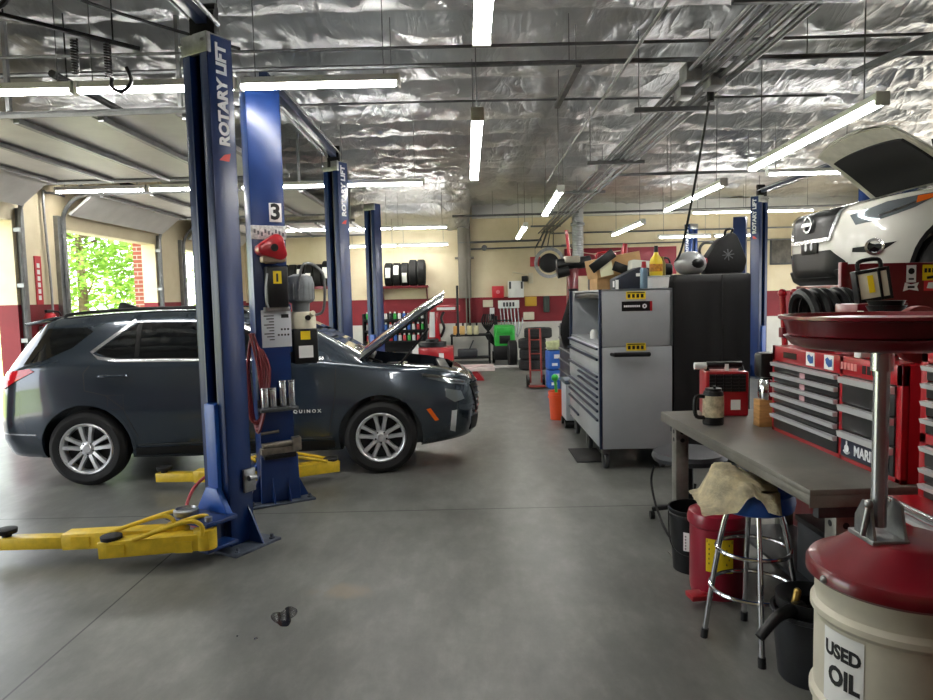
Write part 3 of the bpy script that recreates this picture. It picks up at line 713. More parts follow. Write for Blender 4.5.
# ================================================================ cars
def interp(tab, step=.05):
    out = []; n = len(tab)
    for i in range(n-1):
        a, b, c, d = tab[max(i-1, 0)], tab[i], tab[i+1], tab[min(i+2, n-1)]
        k = max(1, int((c[0]-b[0])/step))
        for j in range(k):
            t = j/k; row = []
            for q in range(len(b)):
                m1 = (c[q]-a[q])/max(1e-6, c[0]-a[0])*(c[0]-b[0]); m2 = (d[q]-b[q])/max(1e-6, d[0]-b[0])*(c[0]-b[0])
                row.append((2*t**3-3*t*t+1)*b[q]+(t**3-2*t*t+t)*m1+(-2*t**3+3*t*t)*c[q]+(t**3-t*t)*m2)
            out.append(row)
    out.append(list(tab[-1])); return out
def car_body(tab):
    rings = []
    for x, zl, ws, wm, zm, wb, zb, wr, zr, zt in interp(tab):
        h = [(0, zl), (ws-.12, zl), (ws-.02, zl+.015), (ws+.01, zl+.06), (wm-.025, zl+.45*(zm-zl)), (wm-.004, zl+.8*(zm-zl)), (wm, zm), (wm-.006, zm+.12*(zb-zm)), (wm*.55+wb*.45, zm+.5*(zb-zm)), (wb, zb-.06), (wb-.008, zb-.015), (wb-.035, zb+.012)]
        for f in (.3, .6, .85): h.append(((wb-.035)*(1-f)+wr*f+.02*math.sin(PI*f), (zb+.012)*(1-f)+zr*f))
        h += [(wr, zr), (wr-.035, zr+.45*(zt-zr)), (wr-.12, zr+.72*(zt-zr)), (wr*.55, zt-.008), (0, zt)]
        ring = [Vector((x, -w, z)) for w, z in h]+[Vector((x, w, z)) for w, z in reversed(h[1:-1])]
        rings.append(ring)
    mb = MB(); mb.rings(rings); bmesh.ops.recalc_face_normals(mb.bm, faces=mb.bm.faces); return mb
def carve(mb, cutters):
    """boolean differences, returns a builder"""
    a = bpy.data.objects.new('t', mb.mesh('t', 180)); COL.objects.link(a); cs = []
    for c in cutters:
        o = bpy.data.objects.new('t', c.mesh('t', 180)); COL.objects.link(o); cs.append(o)
        md = a.modifiers.new('b', 'BOOLEAN'); md.object = o; md.operation = 'DIFFERENCE'; md.solver = 'EXACT'
    dg = bpy.context.evaluated_depsgraph_get(); me = bpy.data.meshes.new_from_object(a.evaluated_get(dg))
    r = MB(); r.bm.from_mesh(me); bpy.data.meshes.remove(me)
    for o in [a]+cs:
        me = o.data; bpy.data.objects.remove(o); bpy.data.meshes.remove(me)
    return r
def patch(bvh, poly, dirn='R', off=.004, th=.006, grid=.05, depth=8):
    """a fitted panel: polygon laid on the body as seen from one side"""
    if isinstance(dirn, str):
        n = {'R': (0, -1, 0), 'L': (0, 1, 0), 'F': (1, 0, 0), 'T': (0, 0, 1)}[dirn]
    else: n = dirn
    n = Vector(n).normalized()
    if abs(n.z) > .9: U, W = Vector((1, 0, 0)), Vector((0, 1, 0))
    else:
        W = Vector((0, 0, 1)); U = Vector((1, 0, 0)) if abs(n.y) > .99 else Vector((0, 1, 0)) if abs(n.x) > .99 else Vector((-n.y, n.x, 0))
    bm = bmesh.new(); bm.faces.new([bm.verts.new((p[0], p[1], 0)) for p in poly])
    bmesh.ops.triangulate(bm, faces=bm.faces[:])
    xs = [p[0] for p in poly]; ys = [p[1] for p in poly]
    for ax, lo, hi in ((0, min(xs), max(xs)), (1, min(ys), max(ys))):
        k = int((hi-lo)/grid)
        for i in range(1, k+1):
            c = [0, 0, 0]; c[ax] = lo+(hi-lo)*i/(k+1); nn = [0, 0, 0]; nn[ax] = 1
            bmesh.ops.bisect_plane(bm, geom=bm.verts[:]+bm.edges[:]+bm.faces[:], plane_co=c, plane_no=nn)
    for v in bm.verts:
        o = U*v.co.x+W*v.co.y+n*depth
        h, nn, ix, d = bvh.ray_cast(o, -n)
        if h is None: h, nn, ix, d = bvh.find_nearest(o-n*(depth-1.5))
        if nn.dot(n) < 0: nn = -nn
        v.co = h+(nn*.5+n*.5).normalized()*off
    bmesh.ops.recalc_face_normals(bm, faces=bm.faces)
    s = sum((f.normal*f.calc_area() for f in bm.faces), Vector())
    if s.dot(n) < 0: bmesh.ops.reverse_faces(bm, faces=bm.faces[:])
    bmesh.ops.solidify(bm, geom=bm.faces[:], thickness=th)
    mb = MB(); me = bpy.data.meshes.new('t'); bm.to_mesh(me); bm.free(); mb.bm.from_mesh(me); bpy.data.meshes.remove(me); return mb
def strip(pts, w):
    """a thin band following a 2-d polyline"""
    L_, R_ = [], []
    for i, p in enumerate(pts):
        a = Vector(pts[max(i-1, 0)]); b = Vector(pts[min(i+1, len(pts)-1)]); d = (b-a).normalized(); n = Vector((-d.y, d.x))*w/2
        L_.append(tuple(Vector(p)+n)); R_.append(tuple(Vector(p)-n))
    return L_+R_[::-1]
def merge(*mbs):
    a = mbs[0]
    for b in mbs[1:]: a._add(b.bm)
    return a
M_tyre = mat('tyre_rubber', '#0c0c0d', .75, 0, .25, 14, .12, 60)
M_rim = mat('alloy_wheel', '#d9dbdd', .3, .6, .06, 12)
M_rimdark = mat('brake_dark_grey', '#2b2d30', .5, .4)  # even dark grey for the brake disc and lug nuts
def wheel(parent, c, r, wd, side, rr):
    """side -1: the outer face looks towards local -Y"""
    M = Matrix.Rotation(R(90) if side < 0 else R(-90), 4, 'X')       # local z of the lathe -> outward
    h = wd/2
    mb = MB(); prof = [(rr-.01, -h+.02), (rr+.015, -h), (r-.05, -h-.004), (r-.015, -h+.02), (r, -h+.05)]
    for k in range(4):
        z = -h+.06+(wd-.12)*k/4; prof += [(r, z), (r, z+(wd-.12)/4-.012), (r-.008, z+(wd-.12)/4-.01), (r-.008, z+(wd-.12)/4-.002)]
    prof += [(r, h-.05), (r-.015, h-.02), (r-.05, h+.004), (rr+.015, h), (rr-.01, h-.02), (rr-.02, -h+.02)]
    mb.lathe(prof, n=56, loop=True); mb.xf(M).xf(Matrix.Translation(c)); ty = part('tyre', mb, M_tyre, parent)
    mb = MB(); mb.lathe([(rr-.03, -h+.03), (rr, -h+.01), (rr+.004, h-.012), (rr-.008, h), (rr-.02, h-.006), (rr-.034, h-.03)], n=56, loop=True)
    for k in range(5):
        a0 = PI/2+k*2*PI/5
        for s in (-1, 1):
            a = a0+s*.09; b = a0+s*.235
            p = [(.052*math.cos(a0+s*.35), .052*math.sin(a0+s*.35)), ((rr-.02)*math.cos(b), (rr-.02)*math.sin(b))]
            d = Vector((p[1][0]-p[0][0], p[1][1]-p[0][1], 0)); u = d.normalized(); v = Vector((-u.y, u.x, 0))
            P0 = Vector((p[0][0], p[0][1], 0)); P1_ = Vector((p[1][0], p[1][1], 0))
            q = []
            for pp, w0, z0 in ((P0, .022, h-.03), (P0+d*.55, .018, h-.014), (P1_, .023, h-.012)):
                q.append([pp+v*w0*1.1+Vector((0, 0, z0-.03)), pp+v*w0*.75+Vector((0, 0, z0)), pp-v*w0*.75+Vector((0, 0, z0)), pp-v*w0*1.1+Vector((0, 0, z0-.03))])
            mb.rings(q)
    mb.lathe([(0, h-.07), (.075, h-.07), (.07, h-.03), (.04, h-.022), (.034, h-.014), (0, h-.014)], n=24)
    mb.xf(M).xf(Matrix.Translation(c)); rim = part('rim', mb, M_rim, ty)
    mb = MB(); mb.cyl((0, 0, -h+.03), (0, 0, h-.1), rr-.03, n=40)
    for k in range(5):
        a = PI/2+PI/5+k*2*PI/5; mb.cyl((.055*math.cos(a), .055*math.sin(a), h-.08), (.055*math.cos(a), .055*math.sin(a), h-.022), .009, n=6)
    mb.xf(M).xf(Matrix.Translation(c)); part('brake_disc', mb, M_rimdark, ty)
    return ty
def hood_panel(parent, hinge, L_, w0, w1, ang, m, liner, side='up'):
    """open bonnet: hinged at the cowl, crowned outer skin over a pressed frame"""
    M = Matrix.Translation(hinge) @ Matrix.Rotation(-ang, 4, 'Y')
    def sh(u, v, dz):
        w = w0+(w1-w0)*u; x = L_*u-(.10*abs(v)**2.5 if u > .5 else 0)*(u-.5)*2
        return M @ Vector((x, v*w, .03*(1-v*v)-.05*u**3+dz-.02*max(0, abs(v)-.8)/.2))
    nu, nv = 12, 16
    mb = MB()
    top = [[sh(i/nu, -1+2*j/nv, 0) for j in range(nv+1)] for i in range(nu+1)]
    bot = [[sh(i/nu, -1+2*j/nv, -.012) for j in range(nv+1)] for i in range(nu+1)]
    rings = [top[i]+bot[i][::-1] for i in range(nu+1)]; mb.rings(rings); o = part('hood', mb, m, parent)
    mb = MB(); rings = []
    for i in range(nu+1):
        u = .03+.95*i/nu
        rings.append([sh(u, -.96+1.92*j/nv, -.016) for j in range(nv+1)]+[sh(u, -.93+1.86*j/nv, -.038) for j in range(nv+1)][::-1])
    mb.rings(rings)
    part('hood_frame', mb, liner[0], o)
    mb = MB(); rings = []
    for i in range(nu+1):
        u = .06+liner[2]*i/nu
        rings.append([sh(u, (-.84+1.68*j/nv), -.04) for j in range(nv+1)]+[sh(u, (-.82+1.64*j/nv), -.062) for j in range(nv+1)][::-1])
    mb.rings(rings); part('hood_liner', mb, liner[1], o)
    return o, M

# ---- the dark grey estate car on the middle bay
M_car = mat('blue_grey_car_paint', '#3a444f', .18, .42, .04, 3, coat=1.0)
M_trimbl = mat('black_body_trim', '#0c0d0f', .5, 0, .1, 10)
M_bay = mat('engine_bay_black', '#101112', .5, 0, .3, 12)
EQ = [(-.86, .44, .50, .56, .62, .52, .80, .40, .86, .88), (-.83, .36, .62, .70, .62, .66, .88, .52, .95, .98), (-.76, .30, .73, .83, .64, .79, 1.00, .60, 1.10, 1.14),
      (-.64, .27, .79, .885, .66, .86, 1.10, .63, 1.27, 1.32), (-.50, .26, .81, .905, .68, .885, 1.14, .645, 1.42, 1.47), (-.40, .25, .82, .91, .69, .89, 1.16, .655, 1.51, 1.56), (-.2, .24, .83, .915, .70, .89, 1.165, .66, 1.545, 1.60),
      (.3, .23, .84, .92, .70, .885, 1.16, .66, 1.58, 1.635), (.9, .22, .84, .92, .70, .88, 1.145, .655, 1.585, 1.645), (1.4, .22, .84, .92, .70, .88, 1.13, .645, 1.56, 1.62),
      (1.8, .22, .84, .92, .70, .88, 1.115, .63, 1.48, 1.54), (2.1, .22, .84, .92, .70, .88, 1.10, .63, 1.35, 1.40), (2.4, .22, .84, .92, .70, .875, 1.075, .66, 1.19, 1.23), (2.6, .22, .84, .92, .70, .87, 1.05, .68, 1.085, 1.12),
      (3.0, .22, .83, .915, .70, .855, 1.01, .66, 1.035, 1.065), (3.3, .25, .79, .88, .68, .80, .975, .60, 1.0, 1.02), (3.5, .27, .70, .79, .65, .71, .92, .50, .95, .97),
      (3.62, .29, .58, .66, .62, .58, .86, .42, .90, .92), (3.69, .33, .44, .50, .60, .44, .79, .32, .84, .86), (3.715, .40, .36, .41, .58, .36, .72, .26, .77, .79)]
car = thing('estate_car', 'dark blue-grey estate car with its bonnet raised over the lift arms', 'car', (-3.585, 7.08, 0), R(5.0))
car.scale = (.98,)*3
body = car_body(EQ)
bvh_full = BVHTree.FromBMesh(body.bm)
cut = []
for x in (0, 2.725):
    c = MB(); c.cyl((x, -1.2, .36), (x, 1.2, .36), .405, n=48); 
    cc_ = MB(); cc_.cyl((x, -1.2, .36), (x, -.6, .36), .405, n=48); cut.append(cc_)
    cc_ = MB(); cc_.cyl((x, .6, .36), (x, 1.2, .36), .405, n=48); cut.append(cc_)
    c.bm.free()
c = MB(); c.prism([(2.62, -.72), (3.15, -.70), (3.45, -.52), (3.5, 0), (3.45, .52), (3.15, .70), (2.62, .72)], 'z', .62, 1.4); cut.append(c)
body = carve(body, cut)
part('body', body, M_car, car, ang=50)
P = lambda poly, **k: patch(bvh_full, poly, **k)
class both:
    def __init__(s, fn): s.fn = fn
_part = part
def part(name, mb, m, parent, label=None, ang=38):
    if isinstance(mb, both):
        for sd in 'RL': o = _part(name, mb.fn(sd), m, parent, label, ang)
        return o
    return _part(name, mb, m, parent, label, ang)
part('rear_quarter_window', both(lambda s: P([(-.53, 1.15), (-.36, 1.18), (-.1, 1.30), (.06, 1.44), (.0, 1.475), (-.36, 1.475)], dirn=s)), M_glass, car)
part('rear_door_window', both(lambda s: P([(.36, 1.18), (1.12, 1.165), (1.12, 1.50), (.46, 1.515), (.11, 1.245), (.2, 1.205)], dirn=s)), M_glass, car)
part('front_door_window', both(lambda s: P([(1.2, 1.16), (2.16, 1.145), (1.9, 1.31), (1.64, 1.44), (1.42, 1.49), (1.2, 1.50)], dirn=s)), M_glass, car)
part('window_chrome', both(lambda s: merge(P(strip([(.44, 1.535), (.07, 1.245), (.14, 1.195), (.3, 1.168), (1.15, 1.15), (2.2, 1.125)], .03), dirn=s, off=.007))), M_alu, car)
part('window_pillar', both(lambda s: P([(.46, 1.19), (.5, 1.19), (.5, 1.515), (.46, 1.48)], dirn=s, off=.009)), M_blackpl, car)
part('window_pillar', both(lambda s: P([(1.11, 1.165), (1.21, 1.165), (1.21, 1.505), (1.11, 1.505)], dirn=s, off=.006)), M_blackpl, car)
part('windscreen', P([(2.46, -.58), (2.46, .58), (1.86, .52), (1.86, -.52)], dirn='T'), mat('clear_dark_glass', '#2c3438', .05, 0, spec=.9, coat=.6), car)
part('tailgate_window', P([(-.72, .5), (-.5, .55), (-.5, -.55), (-.72, -.5)], dirn='T'), M_glass, car)
for s in (-1, 1):
    mb = MB(); mb.tube([(-.25, s*.6, 1.565), (-.15, s*.6, 1.61), (.6, s*.6, 1.645), (1.3, s*.6, 1.62), (1.45, s*.6, 1.58)], .016, 8, 4); part('roof_rail', mb, M_blackpl, car)
mb = MB(); mb.prism([(.0, 1.62), (.26, 1.635), (.1, 1.70), (.03, 1.71)], 'y', -.03, .03, .01); part('antenna_fin', mb, M_blackpl, car)
mb = MB(); mb.prism([(-.62, 1.50), (-.35, 1.56), (-.35, 1.585), (-.63, 1.525)], 'y', -.6, .6, .006); part('roof_spoiler', mb, M_car, car)
part('side_cladding', both(lambda s: P([(.43, .23), (2.28, .23), (2.28, .34), (.43, .34)], dirn=s, off=.006)), M_trimbl, car)
part('sill_line', both(lambda s: P(strip([(.46, .37), (2.26, .37)], .012), dirn=s, off=.008)), M_dkgrey, car)
def arch(x, s): return P(strip([(x+.425*math.cos(a), .36+.425*math.sin(a)) for a in [R(-12)+R(204)*k/20 for k in range(21)]], .035), dirn=s, off=.005, th=.02)
for xx in (0, 2.725): part('wheel_arch_trim', both(lambda s: arch(xx, s)), M_car, car)
for sm in ([(.1, 1.17), (.01, 1.06), (.02, .9), (.2, .85), (.36, .72), (.47, .45)], [(1.17, 1.15), (1.19, .36)], [(2.32, 1.1), (2.3, .75), (2.22, .36)]): part('door_seam', both(lambda s: P(strip(sm, .009), dirn=s, off=.0015, th=.003)), M_darkgap, car)
part('bumper_seam', both(lambda s: P(strip([(-.84, .52), (-.44, .50)], .012), dirn=s, off=.003, th=.004)), M_alu, car)
part('fuel_flap', P(strip([(.22, .85), (.36, .85), (.36, .72), (.22, .72), (.22, .85)], .006), dirn='R', off=.001, th=.002), M_darkgap, car)
for x in (.15, 1.33):
    mb = MB(); mb.tube([(x, -.9, 1.025), (x+.04, -.945, 1.03), (x+.2, -.945, 1.03), (x+.25, -.9, 1.025)], .014, 8, 3); part('door_handle', mb, M_car, car)
part('tail_lamp', both(lambda s: merge(P([(-.72, .93), (-.60, 1.0), (-.42, 1.09), (-.46, 1.115), (-.77, 1.08), (-.78, 1.0)], dirn=s, off=.012))), mat('red_lens', '#d8202c', .12, 0, coat=.6), car)
part('headlamp', both(lambda s: P([(3.12, .955), (3.3, .93), (3.52, .87), (3.6, .80), (3.42, .84), (3.2, .90)], dirn=s, off=.008)), mat('lamp_glass', '#8b949a', .08, .6, coat=1), car)
part('lower_headlamp', both(lambda s: P([(3.36, .80), (3.52, .76), (3.55, .68), (3.45, .66), (3.36, .72)], dirn=s, off=.006)), MATS['lamp_glass'], car)
part('lamp_chrome', both(lambda s: P(strip([(3.14, .94), (3.36, .905), (3.56, .84)], .022), dirn=s, off=.016)), M_chrome, car)
part('fog_lamp', both(lambda s: P([(3.42, .58), (3.47, .58), (3.45, .36), (3.40, .38)], dirn=s, off=.01)), mat('white_lens', '#dfe3e6', .15, 0, coat=.8), car)
part('side_marker', both(lambda s: P([(3.17, .61), (3.21, .62), (3.29, .50), (3.25, .49)], dirn=s, off=.006)), mat('amber_lens', '#e2691e', .2, 0, coat=.6), car)
part('grille', P([(-.5, .52), (.5, .52), (.58, .80), (.3, .86), (-.3, .86), (-.58, .80)], dirn='F', off=.01), M_blackpl, car)
for z in (.58, .64, .70, .76, .82): part('grille_bar', P(strip([(-.54, z), (-.2, z-.02), (.2, z-.02), (.54, z)], .016), dirn='F', off=.022), M_chrome, car)
part('front_bumper_trim', P([(-.6, .34), (.6, .34), (.62, .48), (-.62, .48)], dirn='F', off=.008), M_trimbl, car)
# badge letters on the front door
mb = MB(); h, nn, ix, d = bvh_full.ray_cast(Vector((2.02, -3, .635)), Vector((0, 1, 0)))
mb.text('E Q U I N O X', txm(h+Vector((0, -.003, 0)), (0, -1, .0)), .043, .003, .001, 1.1); part('door_badge', mb, M_white, car, 'spaced chrome letters low on the front door')
for x in (0, 2.725):
    for s in (-1, 1): wheel(car, Vector((x, s*.795, .352)), .352, .225, s, .24)
hd, HM = hood_panel(car, Vector((2.5, 0, 1.1)), 1.12, .74, .66, R(37), M_car, (M_dkgrey, M_bay, .8))
mb = MB(); mb.box(2.64, 3.46, -.6, .6, .63, .66)
mb.box(2.72, 3.05, -.3, .25, .66, .96, .03); mb.box(3.1, 3.35, -.5, -.2, .66, .9, .03); mb.box(2.75, 3.0, .35, .6, .66, .95, .03); mb.cyl((3.15, .1, .66), (3.15, .1, .93), .09); mb.box(3.05, 3.3, .2, .5, .66, .92, .02)
mb.tube([(2.8, -.5, .95), (3.0, -.55, 1.0), (3.2, -.4, .95), (3.3, -.2, .93)], .03, 8, 4); mb.bar((3.38, -.6, .95), (3.38, .6, .95), .1, .05, .01)
part('engine', mb, M_bay, car)
mb = MB(); mb.cyl((3.16, -.52, .9), (3.16, -.52, .985), .045); mb.cyl((2.95, -.02, .93), (2.95, -.02, 1.0), .05); part('reservoir_cap', mb, M_cream, car)
mb = MB(); mb.tube([(2.62, -.6, 1.1), (2.75, -.66, 1.06)], .012); mb.cyl((2.9, -.65, 1.0), (3.22, -.6, 1.38), .012); part('hood_strut', mb, M_blackpl, car)
mb = MB(); mb.box(2.46, 2.64, -.66, .66, 1.04, 1.075, .01); part('cowl_panel', mb, M_blackpl, car)
for s in (-1, 1):
    mb = MB(); mb.tube([(1.95, s*.86, 1.14), (1.98, s*.95, 1.17)], .03); mb.ball((2.0, s*1.02, 1.2), (.07, .11, .075), 14); part('door_mirror', mb, M_car, car)

# ---- the white car up on the right-hand lift
M_wcar = mat('white_car_paint', '#d6d5cc', .24, .0, .03, 3, coat=1.0)
PF = [(-1.0, .42, .60, .70, .66, .66, .92, .55, 1.02, 1.06), (-.85, .32, .74, .84, .68, .82, 1.05, .66, 1.28, 1.34), (-.6, .27, .85, .94, .72, .92, 1.16, .72, 1.60, 1.66), (.3, .25, .88, .96, .74, .94, 1.16, .71, 1.68, 1.745),
      (1.5, .24, .88, .96, .74, .94, 1.15, .70, 1.66, 1.725), (2.0, .24, .88, .96, .74, .935, 1.14, .69, 1.53, 1.59), (2.4, .24, .88, .96, .74, .93, 1.13, .71, 1.34, 1.39), (2.72, .24, .88, .96, .74, .925, 1.12, .74, 1.16, 1.20),
      (3.15, .25, .86, .95, .74, .905, 1.09, .70, 1.115, 1.14), (3.45, .26, .80, .90, .73, .845, 1.05, .62, 1.075, 1.095), (3.65, .26, .70, .79, .70, .73, 1.0, .52, 1.03, 1.045), (3.78, .28, .56, .64, .66, .58, .95, .42, .985, 1.0), (3.85, .31, .42, .47, .64, .42, .90, .32, .94, .955), (3.875, .36, .34, .38, .62, .33, .84, .25, .88, .895)]
wc = thing('suv_car', 'white car raised on the right lift with its black-lined bonnet open', 'car', (7.54, 7.42, 1.46), PI)
body = car_body(PF); bvh_full = BVHTree.FromBMesh(body.bm); cut = []
for x in (0, 2.9):
    for a, b in ((-1.2, -.62), (.62, 1.2)):
        c = MB(); c.cyl((x, a, .40), (x, b, .40), .44, n=48); cut.append(c)
c = MB(); c.prism([(2.75, -.76), (3.3, -.72), (3.58, -.52), (3.64, 0), (3.58, .52), (3.3, .72), (2.75, .76)], 'z', .7, 1.6); cut.append(c)
part('body', carve(body, cut), M_wcar, wc, ang=50)
part('side_window', both(lambda s: P([(-.5, 1.22), (2.05, 1.20), (2.3, 1.22), (1.75, 1.58), (1.4, 1.63), (-.3, 1.60)], dirn=s)), M_glass, wc)
part('windscreen', P([(2.66, -.62), (2.66, .62), (2.02, .58), (2.02, -.58)], dirn='T'), M_glass, wc)
part('headlamp', both(lambda s: P([(3.08, 1.075), (3.25, 1.055), (3.55, 1.0), (3.78, .90), (3.76, .80), (3.6, .84), (3.35, .93)], dirn=s, off=.01)), mat('lamp_glass', '#8b949a', .08, .6, coat=1), wc)
part('lamp_chrome', both(lambda s: P(strip([(3.14, 1.05), (3.4, .955), (3.62, .87)], .018), dirn=s, off=.016)), M_chrome, wc)
part('side_marker', both(lambda s: P([(3.14, 1.06), (3.32, 1.035), (3.34, .97), (3.2, 1.01)], dirn=s, off=.018)), mat('amber_lens', '#e2691e', .2, 0, coat=.6), wc)
part('grille', P([(-.36, .70), (.36, .70), (.48, 1.0), (-.48, 1.0)], dirn='F', off=.012), M_blackpl, wc)
part('grille_surround', P(strip([(-.50, 1.0), (-.40, .69), (.40, .69), (.50, 1.0)], .04), dirn='F', off=.024), M_alu, wc)
mb = MB(); h = bvh_full.ray_cast(Vector((6, 0, .87)), Vector((-1, 0, 0)))[0]
M = Matrix.Translation(h+Vector((.03, 0, 0))) @ Matrix.Rotation(R(90), 4, 'Y')
mb.lathe([(.07, -.01), (.09, -.01), (.088, .012), (.072, .012)], n=28, loop=True); mb.box(-.016, .016, -.11, .11, -.008, .016); mb.xf(M); part('badge', mb, M_alu, wc)
part('lower_intake', P([(-.60, .27), (.60, .27), (.56, .46), (.40, .58), (-.40, .58), (-.56, .46)], dirn='F', off=.008), M_blackpl, wc)
mb = MB(); mb.prism([(3.05, .2), (3.7, .2), (3.82, .27), (3.86, .38), (3.7, .42), (3.05, .34)], 'y', -.52, .52, .02); mb.box(3.62, 3.66, -.57, .57, .17, .44); part('splash_shield', mb, M_blackpl, wc)
h = bvh_full.ray_cast(Vector((6, 0, .63)), Vector((-1, 0, 0)))[0]
mb = MB(); mb.box(h.x, h.x+.02, -.17, .17, .56, .70, .003); pb = part('plate_bracket', mb, M_blackpl, wc)
mb = MB()
for s in (-.06, .06): mb.lathe([(0, 0), (.03, 0), (.03, .004), (0, .004)], n=20, m=Matrix.Translation((h.x+.021, s, .632)) @ Matrix.Rotation(R(90), 4, 'Y') @ Matrix.Diagonal((1.3, .8, 1, 1)))
part('bracket_recess', mb, M_txtw, pb)
for s in (1, -1):
    n = Vector((.62, s*.78, 0)).normalized()
    h, nn, _, _ = bvh_full.ray_cast(Vector((3.57, s*.68, .58))+n*2, -n)
    M = Matrix.Translation(h) @ n.to_track_quat('Z', 'Y').to_matrix().to_4x4()
    mb = MB(); mb.lathe([(.052, -.03), (.085, -.03), (.082, .012), (.06, .014), (.052, 0)], n=24, loop=True); mb.xf(M); fr = part('fog_lamp_ring', mb, M_chrome, wc)
    mb = MB(); mb.lathe([(0, -.02), (.056, -.02), (.054, .0), (0, .004)], n=24); mb.xf(M); part('fog_lamp', mb, M_glass, fr)
part('fog_recess', both(lambda s: P([(3.5, .62), (3.78, .58), (3.78, .54), (3.62, .52)], dirn=s, off=.005)), M_blackpl, wc)
for xx in (0, 2.9): part('wheel_arch_trim', both(lambda s: P(strip([(xx+.455*math.cos(a), .40+.455*math.sin(a)) for a in [R(-12)+R(204)*k/20 for k in range(21)]], .04), dirn=s, off=.004, th=.02)), M_trimbl, wc)
for x in (0, 2.9):
    for s in (-1, 1): wheel(wc, Vector((x, s*.82, .34)), .385, .235, s, .235)
hood_panel(wc, Vector((2.72, 0, 1.23)), .97, .82, .72, R(38), M_wcar, (mat('hood_underside', '#b9b6a8', .4, 0, .2, 6), mat('felt_black', '#060607', .95), .70))
mb = MB(); mb.box(2.78, 3.56, -.62, .62, .71, .74); mb.box(2.85, 3.3, -.4, .3, .74, 1.05, .04); mb.box(3.3, 3.5, -.5, .5, .74, .98, .03); mb.box(2.8, 3.1, .4, .65, .74, 1.05, .02); part('engine', mb, M_bay, wc)
mb = MB(); mb.cyl((2.95, .7, 1.06), (3.05, .66, 1.60), .01); part('hood_strut', mb, M_blackpl, wc)
mb = MB(); mb.box(2.2, 3.4, -.5, .5, .14, .26, .02); mb.bar((2.9, -.7, .33), (2.9, .7, .33), .1, .08, .01); mb.cyl((1.2, .2, .2), (2.6, .2, .2), .04); mb.box(-.4, .5, -.4, .4, .14, .26, .03); part('underbody', mb, M_bay, wc)
for s in (-1, 1):
    mb = MB(); mb.tube([(2.02, s*.93, 1.17), (2.04, s*1.0, 1.2)], .035); mb.ball((2.06, s*1.08, 1.24), (.08, .12, .09), 14); part('door_mirror', mb, M_wcar, wc)
# lift arms under the raised car, carried by two posts of the bay
# ================================================================ right side: bench, tool chests, oil drain
M_btop = mat('worn_steel_top', '#7b7870', .42, .35, .35, 3, .05, 40, rvar=.12)
M_leg = mat('bare_steel_leg', '#8d8b83', .42, .6, .3, 8)
M_drawer = mat('drawer_grey_black', '#2c2c2d', .35, .3, .2, 6)
t = thing('workbench', 'steel topped workbench along the right with square tube legs', 'workbench', (1.655, 3.445, 0), R(1.9))
w, d = .42, .895
mb = MB(); mb.box(-w, w, -d, d, .872, .9, .004); mb.box(-w, -w+.006, -d, d, .84, .88, .002); mb.box(-w, w, -d, -d+.006, .83, .88, .002); part('bench_top', mb, M_btop, t)
for y in (-d+.05, d-.05):
    mb = MB(); mb.box(-w+.05, w-.05, y-.02, y+.02, .78, .872); part('apron', mb, M_dkgrey, t)
for x0_ in (-w+.09, w-.09):
    for y in (-d+.09, d-.1):
        x = x0_+.08 if x0_ < 0 and y < 0 else x0_
        mb = MB(); mb.box(x-.04, x+.04, y-.04, y+.04, 0, .872, .004); mb.box(x-.06, x+.06, y-.06, y+.06, 0, .008)
        lg = part('leg', mb, M_leg, t)
        mb = MB()
        for z in (.74, .79): mb.cyl((x, y-.0415, z), (x, y-.039, z), .013, n=12); mb.cyl((x-.0415, y, z), (x-.039, y, z), .013, n=12)
        part('bolt_hole', mb, M_darkgap, lg)
mb = MB(); mb.box(-.02, w-.05, -d+.1, d-.12, .17, .19, .004); part('lower_shelf', mb, M_dkgrey, t)

def drawer_bank(parent, x, y0, y1, zs, face=M_drawer, handle=True, m_h=M_pull, hz=.022, wide=0):
    """drawers opening towards -X"""
    for a, b in zs:
        mb = MB(); mb.box(x-.012, x+.02, y0, y1, a, b, .003); dr = part('drawer', mb, face, parent)
        if handle:
            mb = MB(); mb.prism([(x-.035, b-.004), (x-.012, b-.002), (x-.012, b-hz), (x-.03, b-hz)], 'y', y0, y1); part('handle', mb, m_h, dr)
def zsplit(z0, z1, n, gap=.006):
    h = (z1-z0)/n; return [(z0+h*i+gap/2, z0+h*(i+1)-gap/2) for i in range(n)]
# --- chest on the bench
cx, cy = 1.82, 3.135
t = thing('tool_chest', 'red tool chest on the workbench with silver drawer pulls and stickers', 'tool chest', (cx, cy, .9))
X0 = 1.628-cx; Y0 = 2.58-cy; Y1 = 3.69-cy; ym = 3.02-cy
mb = MB(); mb.box(X0+.02, .2, Y0, Y1, .0, .455, .004)
for a, b in ((Y0, Y0+.035), (ym-.03, ym+.0), (Y1-.03, Y1)): mb.box(X0, X0+.03, a, b, 0, .455, .002)
mb.box(X0, X0+.03, Y0, Y1, .375, .455, .002); mb.box(X0, X0+.03, Y0, Y1, 0, .02, .002); part('cabinet_shell', mb, M_red, t)
drawer_bank(t, X0+.006, ym+.002, Y1-.032, zsplit(.1, .375, 5)+[(.02, .098)])
drawer_bank(t, X0+.006, Y0+.037, ym-.032, [(.02, .135), (.14, .25), (.255, .372)], hz=.03)
mb = MB(); mb.box(X0-.010, X0-.0065, Y0+.06, ym-.04, .03, .105); st = part('sticker', mb, mat('navy_sticker', '#121a33', .4), t, 'dark sticker with a white emblem and word')
mb = MB(); mb.text('MARINES', txm((X0-.0105, (Y0+ym)/2-.03, .062), (-1, 0, 0)), .06, .0006, .002, .9)
